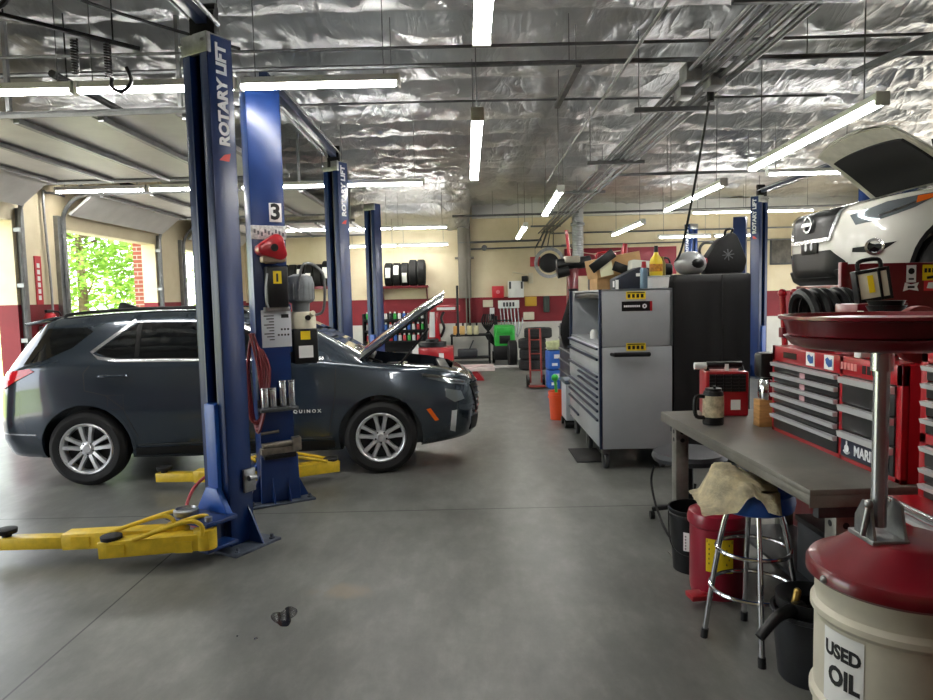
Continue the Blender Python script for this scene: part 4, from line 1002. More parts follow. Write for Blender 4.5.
part('lettering', mb, M_txtw, st); mb = MB(); mb.cyl((X0-.0115, ym-.085, .062), (X0-.010, ym-.085, .062), .017, n=16); mb.tube([(X0-.0112, ym-.11, .05), (X0-.0112, ym-.09, .04), (X0-.0112, ym-.065, .05)], .004, 6, 4); mb.box(X0-.0115, X0-.010, ym-.09, ym-.08, .075, .095); part('emblem', mb, M_txtw, st)
for k in range(3):
    mb = MB(); mb.cyl((X0-.03, Y0+.055, .36-.12*k), (X0-.01, Y0+.055, .36-.12*k), .008, n=10); part('lock_knob', mb, M_chrome, t)
mb = MB(); mb.box(X0-.002, X0, Y1-.27, Y1-.13, .4, .43); part('name_badge', mb, mat('black_gold_badge', '#2d271c', .35, .4), t)
M_bl = mat('sticker_blue', '#2a5a9c', .45)
for y in (ym+.26, ym+.09):
    mb = MB(); mb.box(X0-.002, X0, y-.04, y+.04, .385, .45); st = part('sticker', mb, M_paper, t, 'white sticker with a blue emblem')
    mb = MB(); mb.prism([(y-.028, .40), (y+.0, .395), (y+.022, .41), (y+.03, .43), (y+.01, .44), (y-.012, .428), (y-.025, .436), (y-.03, .42)], 'x', X0-.0028, X0-.0018); part('emblem', mb, M_bl, st)
mb = MB()
for k in range(5): mb.box(X0-.002, X0, ym-.03-.026*k, ym-.012-.026*k, .40, .43)
part('side_badge', mb, mat('pale_red_letters', '#d98a86', .4), t)
mb = MB()
for k in range(3): mb.box(X0-.002, X0, ym-.2-.035*k, ym-.175-.035*k, .395, .43)
part('maker_badge', mb, M_blackpl, t)
for z in (.345, .29, .235):
    mb = MB(); mb.box(X0-.008, X0-.005, ym+.3, ym+.35, z-.028, z-.003); part('drawer_label', mb, mat('faded_label', '#c59aa0', .6), t)
# --- roller cabinet nearer the camera with a chest on it
t = thing('roller_cabinet', 'red roller cabinet behind the oil drum with silver edge trim', 'tool cabinet', (1.75, 1.8, 0))
x0 = 1.46-1.75
mb = MB(); mb.box(x0+.02, .33, -.6, .58, .13, .9, .006); mb.box(x0-.005, .34, -.61, .59, .9, .92, .004); part('cabinet_shell', mb, M_red, t)
mb = MB(); mb.box(x0-.012, x0+.02, -.61, .59, .895, .912, .003); mb.cyl((x0-.02, -.61, .925), (x0-.02, .59, .925), .006, n=8); part('edge_trim', mb, M_alu, t)
drawer_bank(t, x0+.012, -.57, .55, [(.78, .89), (.6, .77), (.38, .59), (.15, .37)], face=M_red)
for x in (x0+.08, .26):
    for y in (-.5, .48):
        mb = MB(); mb.cyl((x-.02, y, .06), (x+.02, y, .06), .06, n=20); mb.box(x-.03, x+.03, y-.03, y+.03, .1, .135); part('caster', mb, M_blackpl, t)
t = thing('tool_chest', 'red drawer chest stacked on the roller cabinet behind the oil drain', 'tool chest', (1.8, 1.8, .92))
x0 = 1.565-1.8
mb = MB(); mb.box(x0+.02, .25, -.6, .58, 0, .52, .005)
for a, b in ((-.6, -.57), (.545, .58)): mb.box(x0, x0+.03, a, b, 0, .52, .002)
mb.box(x0, x0+.03, -.6, .58, .47, .52, .002); mb.box(x0, x0+.03, -.6, .58, .19, .225, .002); part('cabinet_shell', mb, M_red, t)
drawer_bank(t, x0+.006, -.568, .543, zsplit(.226, .468, 4)+[(.115, .187), (.06, .112), (.005, .056)], hz=.02)
mb = MB(); mb.box(-.02, .16, -.05, .05, 0, .1, .006); part('case', mb, M_blackpl, (b_ := thing('battery_charger', 'grey and red charger case on the chest behind the drain pan', 'charger', (1.62, 2.27, 1.44))))
mb = MB(); mb.box(-.02, .2, -.07, .08, .1, .19, .008); part('lid', mb, mat('case_grey', '#4f5554', .5), b_); mb = MB(); mb.box(-.03, -.02, -.07, .08, .02, .19, .004); part('end_panel', mb, M_red, b_)

# --- tall red cabinet with stickers, further back
t = thing('hutch_cabinet', 'tall red tool cabinet whose side is covered in stickers, under the white car', 'tool cabinet', (2.55, 4.6, 0))
mb = MB(); mb.box(-.38, .4, -.58, .0, .0, 1.2, .006); mb.box(-.36, .4, -.58, -.56, 1.2, 1.79, .004); mb.box(-.36, .4, -.02, .0, 1.2, 1.66, .004); mb.box(.38, .4, -.58, .0, 1.2, 1.66); mb.box(-.37, .4, -.57, .0, 1.64, 1.67, .004)
mb.box(-.39, -.35, -.59, -.555, .0, 1.8, .003); part('cabinet_shell', mb, M_dred, t)
drawer_bank(t, -.385, -.54, -.03, zsplit(.14, 1.18, 6), face=M_dred)
for x, z, w_, h_, m, n in ((.02, 1.725, .055, .1, M_paper, 'white sticker with a dark badge'), (.16, 1.73, .15, .09, M_yellab, 'yellow sticker'), (.02, 1.65, .09, .05, M_paper, 'torn white sticker'), (.15, 1.655, .11, .06, mat('sticker_red', '#d8323a', .5), 'red sticker')):
    mb = MB()
    if 'torn' in n: mb.prism([(x-w_/2, z-h_/2), (x-.01, z-h_/2+.01), (x+w_/2, z-h_/2), (x+w_/2-.01, z), (x+w_/2, z+h_/2), (x, z+h_/2-.012), (x-w_/2+.01, z+h_/2)], 'y', -.582, -.58)
    else: mb.box(x-w_/2, x+w_/2, -.582, -.58, z-h_/2, z+h_/2)
    st = part('sticker', mb, m, t, n); mb = MB()
    if 'dark' in n: mb.lathe([(0, 0), (.018, 0), (.018, .001), (0, .001)], n=16, m=Matrix.Translation((x, -.582, z+.015)) @ Matrix.Rotation(R(90), 4, 'X')); mb.box(x-.015, x+.015, -.5832, -.582, z-.035, z-.025)
    elif 'yellow' in n:
        for k in range(6): mb.box(x-.065+.022*k, x-.05+.022*k, -.5832, -.582, z+.0, z+.025)
        mb.bar((x-.05, -.5828, z-.03), (x+.07, -.5828, z-.015), .001, .015)
    elif 'red' in n: mb.prism([(x-.04, z-.015), (x+.02, z-.02), (x+.045, z), (x+.02, z+.02), (x-.03, z+.018)], 'y', -.5832, -.582)
    else: mb.box(x-.02, x+.02, -.5832, -.582, z-.008, z+.005)
    part('lettering', mb, M_paper if 'red' in n else M_ink, st)
# --- clutter on the chest top (z 1.36)
ZC = 1.3565
t = thing('hose_coil', 'coil of black hose with pale bands standing on the red chest', 'hose', (1.77, 3.42, ZC))
mb = MB()
for k in range(5):
    x = -.1+.05*k; mb.lathe([(.125+.025*math.cos(a), .025*math.sin(a)) for a in [i*PI/4 for i in range(8)]], n=32, m=Matrix.Translation((x, 0, .152)) @ Matrix.Rotation(R(82+4*(k % 2)), 4, 'Y'), loop=True)
part('hose', mb, M_blackpl, t)
mb = MB()
for k in range(5):
    x = -.1+.05*k
    a0 = R(205+14*k); mb.tube([(x-.027+.002*math.sin(a), .126*math.cos(a), .152+.126*math.sin(a)) for a in [a0+j*.12 for j in range(7)]], .006, 6)
part('pale_band', mb, M_paper, t)
t = thing('parts_box', 'small red box with white labels on the red chest, under the work light', 'box', (1.76, 3.03, ZC))
mb = MB(); mb.box(-.1, .12, -.08, .1, 0, .225, .005); part('carton', mb, M_dred, t)
for a, b, c, e in ((-.06, .02, .06, .13), (.05, .1, .07, .18)):
    mb = MB(); mb.box(a, b, -.082, -.08, c, e); part('label', mb, M_paper, t)
t = thing('work_light', 'portable work light with a yellow label standing on the small red box', 'lamp', (1.785, 3.04, ZC+.225), R(-14)); t.scale = (.76,)*3; t.rotation_euler = (0, R(-9), R(-14)); t.location.z += .011
mb = MB()
for z0, z1 in ((.0, .02), (.165, .185)): mb.box(-.09, .085, -.045, .045, z0, z1, .004)
for x in (-.085, .032, .08): mb.box(x-.007, x+.007, -.05, .045, 0, .185, .003)
mb.tube([(-.06, 0, .18), (-.055, 0, .23), (.0, 0, .24), (.055, 0, .23), (.06, 0, .18)], .012, 8, 4); part('frame', mb, M_blackpl, t)
mb = MB(); mb.box(-.08, .075, -.04, .04, .018, .167, .006); part('lamp_panel', mb, M_cream, t); mb = MB(); mb.box(-.03, .0, -.044, -.039, .05, .15); part('yellow_label', mb, M_yellab, t, 'yellow label')
t = thing('funnel', 'black funnel upturned among the white packets on the red chest', 'funnel', (1.71, 2.83, ZC))
mb = MB(); mb.lathe([(.075, .24), (.07, .24), (.02, .13), (.014, 0), (.0, 0), (0, .01), (.018, .12), (.075, .22)], n=24); part('cone', mb, M_blackpl, t)
for x, y, r, lab in ((1.665, 2.9, .2, 'white packet left of the black funnel on the red chest'), (1.78, 2.78, -.3, 'white packet right of the black funnel on the red chest')):
    mb = MB(); mb.prism([(-.035, 0), (.035, 0), (.03, .17), (-.025, .2)], 'y', -.02, .02, .006); single('packet', mb, M_paper, lab, 'packet', (x, y, ZC), r)
t = thing('grinding_disc', 'dark red disc with a black hub on edge on the red chest', 'disc', (1.735, 2.665, ZC), R(10))
mb = MB(); mb.cyl((0, -.02, .11), (0, .02, .11), .11, n=32, b=.006); part('disc', mb, mat('brown_red', '#6d2a2a', .55), t); mb = MB(); mb.cyl((0, -.03, .11), (0, -.015, .11), .025, n=16); part('hub', mb, M_blackpl, t)
# --- things on the bench, far end
t = thing('heater_unit', 'small red unit with a black grille at the far end of the workbench', 'machine', (1.55, 4.18, .9), R(-6))
mb = MB(); mb.box(-.125, .125, -.08, .1, .0, .27, .012); part('case', mb, M_red, t)
mb = MB(); mb.box(-.105, .105, -.086, -.078, .15, .255)
part('grille', mb, M_darkgap, t)
mb = MB()
for k in range(5): mb.box(-.105, .105, -.092, -.086, .162+.02*k, .167+.02*k)
for k in range(4): mb.box(-.07+.045*k, -.065+.045*k, -.092, -.086, .15, .255)
part('grille_bars', mb, M_blackpl, t)
mb = MB(); mb.tube([(-.1, 0, .27), (-.1, 0, .305), (.1, 0, .305), (.1, 0, .27)], .02, 8); part('handle', mb, M_blackpl, t)
mb = MB(); mb.cyl((-.18, -.02, .3), (-.11, -.02, .3), .022); mb.box(.0, .02, -.03, .0, .27, .31); part('nozzle', mb, M_paper, t, 'white nozzle'); mb = MB(); mb.box(.02, .075, -.083, -.0805, .04, .1); part('label', mb, M_paper, t)
t = thing('travel_mug', 'black travel mug with a patterned band on the workbench', 'mug', (1.375, 3.87, .9))
mb = MB(); mb.lathe([(0, 0), (.055, 0), (.058, .01), (.056, .175), (.05, .19), (0, .19)], n=28); part('cup', mb, M_blackpl, t)
mb = MB(); mb.lathe([(.0565, .045), (.0585, .045), (.0575, .165), (.056, .165)], n=28, loop=True); part('band', mb, mat('patterned_band', '#cdbf9f', .5, 0, .5, 25), t)
mb = MB(); mb.tube([(-.05, -.01, .16), (-.1, -.02, .16), (-.11, -.02, .1), (-.1, -.02, .05), (-.05, -.01, .04)], .012, 8, 4); part('handle', mb, M_blackpl, t); mb = MB(); mb.cyl((0, 0, .19), (0, 0, .205), .045, n=20); mb.cyl((.0, -.02, .2), (0, -.02, .22), .008); part('lid', mb, M_blackpl, t)
mb = MB(); mb.box(-.07, .085, -.04, .04, 0, .15, .004); single('wood_block', mb, M_wood, 'block of plywood at the far end of the red chest', 'block', (1.655, 3.79, .9))
t = thing('inspection_lamp', 'black headed lamp with a chrome body on the plywood block', 'lamp', (1.645, 3.79, 1.05))
mb = MB(); mb.lathe([(0, 0), (.045, 0), (.05, .03), (.045, .1), (.03, .12), (0, .12)], n=20); part('body', mb, M_chrome, t); mb = MB(); mb.box(-.06, .065, -.05, .05, .12, .26, .02); part('head', mb, M_blackpl, t)
mb = MB(); mb.lathe([(0, 0), (.022, 0), (.022, .12), (.01, .135), (0, .135)], n=16); single('spray_can', mb, M_red, 'red can beside the chrome lamp on the plywood block', 'can', (1.715, 3.79, 1.05))
t = thing('red_stand', 'red upright metal rack behind the far end of the tool chest', 'stand', (1.92, 4.05, .9))
mb = MB(); mb.box(-.1, .1, -.08, .08, 0, .02, .004); part('base', mb, M_red, t)
for x in (-.07, 0, .07):
    mb = MB(); mb.tube([(x, 0, .02), (x+.01, 0, .4), (x-.01, 0, .72)], .018, 8); mb.ball((x-.01, 0, .73), .026, 10); part('upright', mb, M_red, t)
mb = MB(); mb.bar((-.09, 0, .5), (.09, 0, .5), .05, .06, .006); part('crosspiece', mb, M_dred, t)

# --- used oil drain
t = thing('oil_drum', 'white steel drum with a red domed lid marked USED OIL', 'drum', (1.172, 1.84, 0))
M_drum = mat('drum_white', '#d3cdba', .38, 0, .12, 5, .02, 30)
mb = MB(); prof = [(0, .02), (.205, .02), (.214, 0), (.218, .01), (.213, .03)]
for z in (.25, .51, .765): prof += [(.213, z-.022), (.224, z-.008), (.224, z+.008), (.213, z+.022)]
prof += [(.213, .865), (0, .865)]; mb.lathe(prof, n=64); part('drum', mb, M_drum, t)
mb = MB(); mb.lathe([(.214, .868), (.226, .852), (.237, .862), (.237, .886), (.229, .898), (.2, .906), (.125, .965), (.11, .972), (0, .975), (0, .87)], n=64); part('lid', mb, M_dred, t)
for a in (R(270), R(190)):
    mb = MB(); mb.ball((.237*math.cos(a), .237*math.sin(a), .873), .011, 10); part('lid_screw', mb, M_steel, t)
mb = MB(); mb.prism([(.03, -.215), (.09, -.195), (.03, -.175), (-.02, -.195)], 'z', .905, .9085); part('lid_sticker', mb, mat('worn_gold', '#b59a62', .6), t)
def wrap(mb, R_, a0, zc):
    for v in mb.bm.verts:
        r = R_+v.co.z; a = a0+v.co.x/R_; v.co = Vector((r*math.cos(a), r*math.sin(a), zc+v.co.y))
    return mb
A0 = R(-160)
mb = MB(); g = [[Vector((-.062+.124*i/16, -.105+.21*j/2, .0012)) for i in range(17)] for j in range(3)]
mb.rings(g, closed=False); wrap(mb, .2135, A0, .63); lb = part('label', mb, M_paper, t, 'white label reading USED OIL')
mb = MB(); mb.text('USED', Matrix.Translation((0, .05, .002)), .052, .0004, .0022, .88); mb.text('OIL', Matrix.Translation((.005, -.02, .002)), .07, .0004, .003, .85); wrap(mb, .2135, A0, .63); part('lettering', mb, M_ink, lb)
t = thing('oil_drain_pan', 'dark red drain pan on a steel pole above the oil drum', 'drain pan', (1.105, 1.84, .968))
mb = MB(); mb.lathe([(.25, .6), (.256, .603), (.256, .611), (.246, .611), (.243, .6), (.232, .56), (.2, .54), (.03, .53), (0, .53), (0, .516), (.05, .516), (.19, .522), (.222, .532), (.242, .556)], n=64); part('pan', mb, M_dred, t)
mb = MB(); mb.cyl((0, 0, .035), (0, 0, .47), .02, n=20); mb.cyl((0, 0, .46), (0, 0, .527), .028, n=20); part('pole', mb, M_alu, t)
mb = MB(); mb.box(-.05, .05, -.06, .06, .0, .012, .002); mb.prism([(-.06, .0), (.035, .0), (.035, .06), (-.0, .11), (-.035, .1)], 'x', -.045, -.037); mb.prism([(-.06, .0), (.035, .0), (.035, .06), (-.0, .11), (-.035, .1)], 'x', .037, .045); part('foot_bracket', mb, M_steel, t)
mb = MB(); mb.cyl((-.045, -.03, .1), (-.06, -.03, .02), .008); mb.ball((-.045, -.03, .105), .013, 10); part('valve', mb, M_steel, t)

# --- stool and pails in front of / under the bench
C0 = Vector((1.303, 3.132, 0)); t = thing('bar_stool', 'chrome four-legged shop stool with a blue padded seat', 'stool', C0)
ft = [Vector((1.095, 3.193, 0))-C0, Vector((1.253, 2.909, 0))-C0, Vector((1.511, 3.07, 0))-C0, Vector((1.352, 3.355, 0))-C0]
def leg_at(f, z): k = (.56+.44*(1-z/.6)**.8); return Vector((f.x*k, f.y*k, z))
for f in ft:
    mb = MB(); mb.tube([leg_at(f, z) for z in (.03, .12, .22, .34, .48, .58, .6)]+[Vector((f.x*.5, f.y*.5, .655))], .0125, 10); lg = part('leg', mb, M_chrome, t)
    mb = MB(); mb.tube([leg_at(f, 0), leg_at(f, .045)], .017, 10); part('rubber_foot', mb, M_black, lg)
for z in (.27, .455):
    r = leg_at(ft[0], z).xy.length+.01; mb = MB(); mb.lathe([(r+.0095*math.cos(a), .0095*math.sin(a)) for a in [i*PI/4 for i in range(8)]], (0, 0, z), 48, loop=True); part('ring', mb, M_chrome, t)
mb = MB(); mb.lathe([(0, .645), (.15, .645), (.172, .655), (.178, .69), (.172, .73), (.15, .745), (0, .75)], n=40); part('seat', mb, mat('blue_vinyl', '#1f56b4', .4, 0, .1, 8), t)
mb = MB(); rings = []; n_ = 34
for i in range(n_+1):
    row = []
    for j in range(n_+1):
        u = -1+2*i/n_; v = -1+2*j/n_; x = -.105+u*.17+.02*v; y = -.015+v*.175
        r = math.hypot(x, y); base = .766 if r < .182 else max(.67, .766-(r-.182)*1.5)
        hump = .082*math.exp(-((x+.13)/.12)**2-((y-.02)/.16)**2)
        z = base+hump+.010*noise.noise(Vector((x*16, y*26, 1)))+.006*math.sin(y*110+x*40)*(r < .2)+.012*abs(noise.noise(Vector((u*1.5, v*1.5, 3))))
        if v < -.6 and u > .3: z -= .10*(-v-.6)*min(1, (u-.3)*3)*2
        if r < .182: z = max(z, .764)
        if x > -.08: z = min(z, .828)
        row.append(Vector((x+.012*noise.noise(Vector((u*3, v*3, 8))), y+.012*noise.noise(Vector((v*3, u*3, 3))), z)))
    rings.append(row)
mb.rings(rings, closed=False); bmesh.ops.solidify(mb.bm, geom=mb.bm.faces[:], thickness=.008)
single('towel', mb, mat('cream_towel', '#eadfbd', .85, 0, .35, 12, .35, 120), 'stained cream towel draped over the blue stool seat', 'towel', C0, 0, ang=180)
t = thing('waste_can', 'red oily waste can with a foot pedal and yellow label under the bench', 'waste can', (1.345, 3.70, 0), R(8))
mb = MB(); mb.lathe([(0, .02), (.135, .02), (.14, .0), (.146, .02), (.15, .05), (.15, .38), (.158, .39), (.158, .4), (0, .4)], n=40); part('can', mb, mat('crimson_paint', '#8c1029', .32, coat=.3), t)
mb = MB(); mb.lathe([(.162, .395), (.164, .42), (.155, .455), (.1, .475), (0, .48)], n=40); part('lid', mb, MATS['crimson_paint'], t)
mb = MB(); mb.bar((-.1, -.1, .03), (-.2, -.14, .055), .06, .02, .004); mb.box(-.24, -.16, -.19, -.1, .04, .07, .006); part('pedal', mb, M_red, t)
A1 = R(-115)
mb = MB(); g = [[Vector((-.07+.14*i/12, -.09+.18*j/2, .0015)) for i in range(13)] for j in range(3)]; mb.rings(g, closed=False); wrap(mb, .15, A1, .25); lb = part('label', mb, M_yellab, t, 'yellow label')
mb = MB()
for k in range(5): mb.box(-.055, .05-.012*(k % 3), .055-.026*k, .065-.026*k, .0022, .0028)
mb.box(-.065, .065, .07, .085, .0022, .0028); wrap(mb, .15, A1, .25); part('label_print', mb, M_ink, lb)
t = thing('bucket', 'open black bucket with a white label at the far bench leg', 'bucket', (1.29, 4.18-.2, 0))
t.location = (1.325, 4.03, 0)
mb = MB(); mb.lathe([(0, 0), (.125, 0), (.148, .33), (.155, .33), (.155, .345), (.149, .35), (.155, .36), (.155, .375), (.147, .375), (.122, .02), (0, .02)], n=40); part('pail', mb, M_blackpl, t)
mb = MB(); g = [[Vector((-.035+.07*i/6, -.055+.11*j/2, .002)) for i in range(7)] for j in range(3)]; mb.rings(g, closed=False); wrap(mb, .141, R(-120), .2); lb = part('label', mb, M_paper, t, 'white label')
mb = MB()
for k in range(5): mb.box(-.025, .025, -.045+.018*k, -.037+.018*k, .0026, .003)
wrap(mb, .141, R(-120), .2); part('label_print', mb, M_ink, lb)
mb = MB(); mb.tube([(-.155, 0, .35), (-.165, -.06, .2), (-.13, -.14, .14), (0, -.175, .12), (.13, -.14, .14), (.165, -.06, .2), (.155, 0, .35)], .004, 6, 5); part('handle', mb, M_blackpl, t)
t = thing('drain_bucket', 'black round drain bucket between the stool and the oil drum', 'bucket', (1.43, 2.84, 0))
mb = MB(); mb.lathe([(0, 0), (.125, 0), (.13, .01), (.155, .28), (.163, .285), (.163, .3), (.15, .3), (.127, .02), (0, .02)], n=40); part('pail', mb, mat('grey_black_plastic', '#25272a', .45, 0, .2, 10), t)
mb = MB(); mb.tube([(.163, 0, .29), (.1, -.05, .33), (0, -.06, .335), (-.1, -.05, .33), (-.163, 0, .29)], .006, 6, 4); part('handle', mb, M_blackpl, t)
t = thing('spout_funnel', 'black funnel with a long bent spout lying on the drain bucket', 'funnel', (1.43, 2.84, .302))
mb = MB(); mb.lathe([(.14, .0), (.145, .0), (.148, .05), (.142, .05), (.08, .012), (.08, .005)], (.01, .01, 0), 32, loop=True); mb.tube([(-.06, -.04, .02), (-.14, -.075, .02), (-.2, -.1, 0.0), (-.275, -.13, -.06)], [.03, .026, .023, .02], 12, 5); part('body', mb, M_blackpl, t)
mb = MB(); mb.cyl((-.08, -.02, .03), (-.07, -.02, .075), .016); mb.ball((-.07, -.02, .08), .016, 10); part('valve', mb, M_brass, t)
# rolling seat beyond the bench
t = thing('rolling_seat', 'black padded rolling seat beyond the far bench leg', 'stool', (1.56, 4.86, 0))
mb = MB(); mb.lathe([(0, .44), (.2, .44), (.25, .455), (.262, .485), (.25, .515), (.18, .53), (0, .535)], n=36); part('seat', mb, mat('dark_vinyl', '#3b3d40', .5, 0, .2, 8), t)
mb = MB(); mb.cyl((0, 0, .14), (0, 0, .44), .026); part('gas_column', mb, M_blackpl, t)
for k in range(5):
    a = k*2*PI/5+.3; c, s_ = math.cos(a)*.26, math.sin(a)*.26
    mb = MB(); mb.bar((0, 0, .13), (c, s_, .075), .04, .03, .004); lg = part('leg', mb, M_blackpl, t); mb = MB(); mb.cyl((c-.015, s_, .03), (c+.015, s_, .03), .03, n=14); part('caster', mb, M_blackpl, lg)
mb = MB(); mb.tube([(0, 0, 0), (-.02, .0, -.12), (-.01, -.1, -.28), (.03, -.25, -.42), (.06, -.4, -.4), (.1, -.5, -.15), (.12, -.5, .0)], .008, 7, 6); single('power_cord', mb, M_blackpl, 'black cord hanging from the rolling seat by the far bench leg', 'cord', (1.27, 4.72, .46))
# clutter on the lower shelf of the bench
for n, a, m, lab in (('storage_crate', (1.66, 1.98, 2.72, 3.05, .36), M_blackpl, 'black crate on the lower bench shelf behind the stool'), ('storage_box', (1.68, 1.97, 3.15, 3.5, .3), M_dkgrey, 'dark grey box on the lower bench shelf behind the waste can')):
    mb = MB(); x0, x1, y0, y1, h = a; c = ((x0+x1)/2, (y0+y1)/2, .19)
    t = thing(n, lab, 'box', c); mb.box(x0-c[0], x1-c[0], y0-c[1], y1-c[1], 0, h-.03, .008); part('box', mb, m, t); mb = MB(); mb.box(x0-c[0]-.008, x1-c[0]+.008, y0-c[1]-.008, y1-c[1]+.008, h-.03, h, .005); part('lid', mb, M_blackpl, t)
mb = MB()
for k in range(4): mb.lathe([(.09+.011*math.cos(a), .011*math.sin(a)) for a in [i*PI/3 for i in range(6)]], (.004*k, .006*k, .013+.021*k), 28, loop=True)
single('air_hose', mb, mat('grey_hose', '#8b8a80', .5), 'coil of pale grey hose on top of the black crate', 'hose', (1.81, 2.88, .55))
t = thing('oil_jug', 'white plastic jug half hidden behind the oil drum', 'jug', (1.33, 2.33, 0))
mb = MB(); mb.box(-.1, .1, -.1, .1, 0, .46, .03); part('jug_body', mb, M_white, t); mb = MB(); mb.cyl((0, 0, .46), (0, 0, .55), .045); part('neck', mb, M_white, t); mb = MB(); mb.cyl((0, 0, .54), (0, 0, .58), .05); part('cap', mb, M_blackpl, t)
# ================================================================ middle: grey cabinet, covered cabinet, what stands on them
t = thing('tool_cabinet', 'tall grey tool cabinet on casters with a black push bar', 'tool cabinet', (1.54, 7.3, 0))
x0, x1, y0, y1 = 1.205-1.54, 1.88-1.54, 6.36-7.3, 8.22-7.3
M_navy = mat('navy_trim', '#1c2944', .4)
M_dgrey = mat('pale_drawer_grey', '#c6cbd0', .34, .2, .06, 4)
mb = MB(); mb.box(x0+.012, x1, y0, y1, .2, 1.155, .006); part('lower_case', mb, M_greymet, t)
mb = MB(); mb.box(x0+.012, x1, y0, y0+.02, 1.16, 1.69, .004); mb.box(x0+.012, x1, y1-.02, y1, 1.16, 1.69, .004); mb.box(x1-.02, x1, y0, y1, 1.16, 1.69); mb.box(x0+.05, x1, y0, y1, 1.67, 1.69, .003); mb.box(x0+.02, x1, y0+.01, y1-.01, 1.16, 1.18); part('upper_hutch', mb, M_greymet, t)
mb = MB()
for y in (y0, y1-.03): mb.box(x0, x0+.03, y, y+.03, .2, 1.69, .003)
part('corner_trim', mb, M_navy, t)
mb = MB(); mb.box(x0+.06, x0+.14, y0+.03, y1-.03, 1.6, 1.665, .02); part('light_bar', mb, M_blackpl, t)
ym = y0+(y1-y0)*.62
drawer_bank(t, x0+.006, y0+.035, y1-.035, [(1.07, 1.15), (.9, 1.05)], face=M_dgrey, m_h=M_navy)
drawer_bank(t, x0+.006, y0+.035, ym-.004, [(.84, .89), (.78, .835), (.71, .775)], face=M_dgrey, m_h=M_navy); drawer_bank(t, x0+.006, ym+.004, y1-.035, [(.71, .89)], face=M_dgrey, m_h=M_navy)
drawer_bank(t, x0+.006, y0+.035, y1-.035, [(.64, .7), (.57, .635), (.49, .565)], face=M_dgrey, m_h=M_navy); drawer_bank(t, x0+.006, y0+.035, ym-.004, [(.22, .48)], face=M_dgrey, m_h=M_navy); drawer_bank(t, x0+.006, ym+.004, y1-.035, [(.22, .34), (.35, .48)], face=M_dgrey, m_h=M_navy)
mb = MB(); mb.tube([(-.22, y0, 1.09), (-.215, y0-.06, 1.09), (.12, y0-.06, 1.09), (.125, y0, 1.09)], .017, 10); mb.cyl((-.21, y0-.06, 1.09), (.115, y0-.06, 1.09), .022); part('push_bar', mb, M_blackpl, t)
for z in (1.155, 1.63):
    mb = MB(); mb.box(-.085, .095, y0-.002, y0, z-.035, z+.035); st = part('warning_sticker', mb, M_yellab, t, 'yellow sticker'); mb = MB()
    for k in range(4): mb.box(-.07+.04*k, -.045+.04*k, y0-.003, y0-.002, z-.022, z+.012)
    mb.box(-.075, .085, y0-.003, y0-.002, z+.02, z+.029); part('lettering', mb, M_ink, st)
mb = MB(); mb.box(-.125, .155, y0-.002, y0, 1.485, 1.575); st = part('logo_plate', mb, M_blackpl, t, 'black plate with a pale logo')
mb = MB()
for k in range(8): mb.box(-.105+.019*k, -.09+.019*k, y0-.0032, y0-.002, 1.522, 1.54)
mb.lathe([(.008, 0), (.021, 0), (.021, .0012), (.008, .0012)], n=18, m=Matrix.Translation((.085, y0-.002, 1.53)) @ Matrix.Rotation(R(90), 4, 'X'), loop=True); part('lettering', mb, M_txtw, st)
mb = MB(); mb.box(.135, .155, y0-.0026, y0-.002, 1.485, 1.575); part('red_edge', mb, M_red, st)
for x in (x0+.07, x1-.07):
    for y in (y0+.1, 0, y1-.1):
        mb = MB(); mb.cyl((x-.022, y, .075), (x+.022, y, .075), .075, n=24, b=.008); c_ = part('caster', mb, M_dkgrey, t); mb = MB(); mb.box(x-.035, x+.035, y-.04, y+.04, .14, .2, .004); mb.box(x-.034, x-.026, y-.02, y+.02, .06, .15); mb.box(x+.026, x+.034, y-.02, y+.02, .06, .15); part('fork', mb, M_dsteel, c_)
# inside the open hutch
mb = MB(); mb.lathe([(0, 0), (.04, 0), (.045, .06), (.03, .09), (0, .1)], n=18); single('rag_roll', mb, M_paper, 'white roll standing in the open hutch of the grey cabinet', 'roll', (1.33, 7.3, 1.182))
mb = MB(); mb.box(-.06, .06, -.1, .1, 0, .07, .01); mb.cyl((0, -.08, .07), (0, .08, .09), .02); single('impact_tool', mb, M_dred, 'dark red tool lying in the open hutch of the grey cabinet', 'tool', (1.38, 6.9, 1.182))
# on top of the grey cabinet
ZT = 1.692
t = thing('tool_bag', 'dark navy tool case on top of the grey cabinet', 'case', (1.64, 6.88, ZT))
mb = MB(); mb.prism([(-.2, 0), (.22, 0), (.22, .11), (.14, .2), (.03, .21), (-.14, .13), (-.2, .1)], 'y', -.14, .14, .012); part('case', mb, mat('navy_case', '#151c2b', .5, 0, .2, 8), t); mb = MB(); mb.box(.0, .05, -.145, -.14, .12, .15); part('badge', mb, M_paper, t); mb = MB(); mb.box(-.205, -.2, -.1, -.04, .02, .08); mb.box(-.2, -.17, -.144, -.14, .0, .09); part('latch', mb, M_paper, t, 'white latch')
t = thing('parts_carton', 'open brown carton with a pale label tilted behind the navy case', 'box', (1.55, 7.46, ZT), R(8))
rt = Matrix.Rotation(R(-10), 3, 'Y')
mb = MB(); mb.obox((.02, 0, .26), (.5, .34, .2), rt, .004); mb.box(-.2, .24, -.12, .12, 0, .17); part('carton', mb, M_card, t); mb = MB(); mb.obox((-.12, -.173, .235), (.14, .004, .18), rt); part('label', mb, mat('pale_green_label', '#d8d6b4', .6), t); mb = MB(); mb.obox((-.16, -.18, .3), (.3, .02, .1), Matrix.Rotation(R(-35), 3, 'Y'), .006); mb.obox((.1, -.18, .2), (.3, .02, .1), Matrix.Rotation(R(20), 3, 'Y'), .006); part('dark_flap', mb, M_blackpl, t)
t = thing('aerosol_can', 'aerosol can with a red cap between the navy case and the tub', 'can', (1.65, 6.48, ZT))
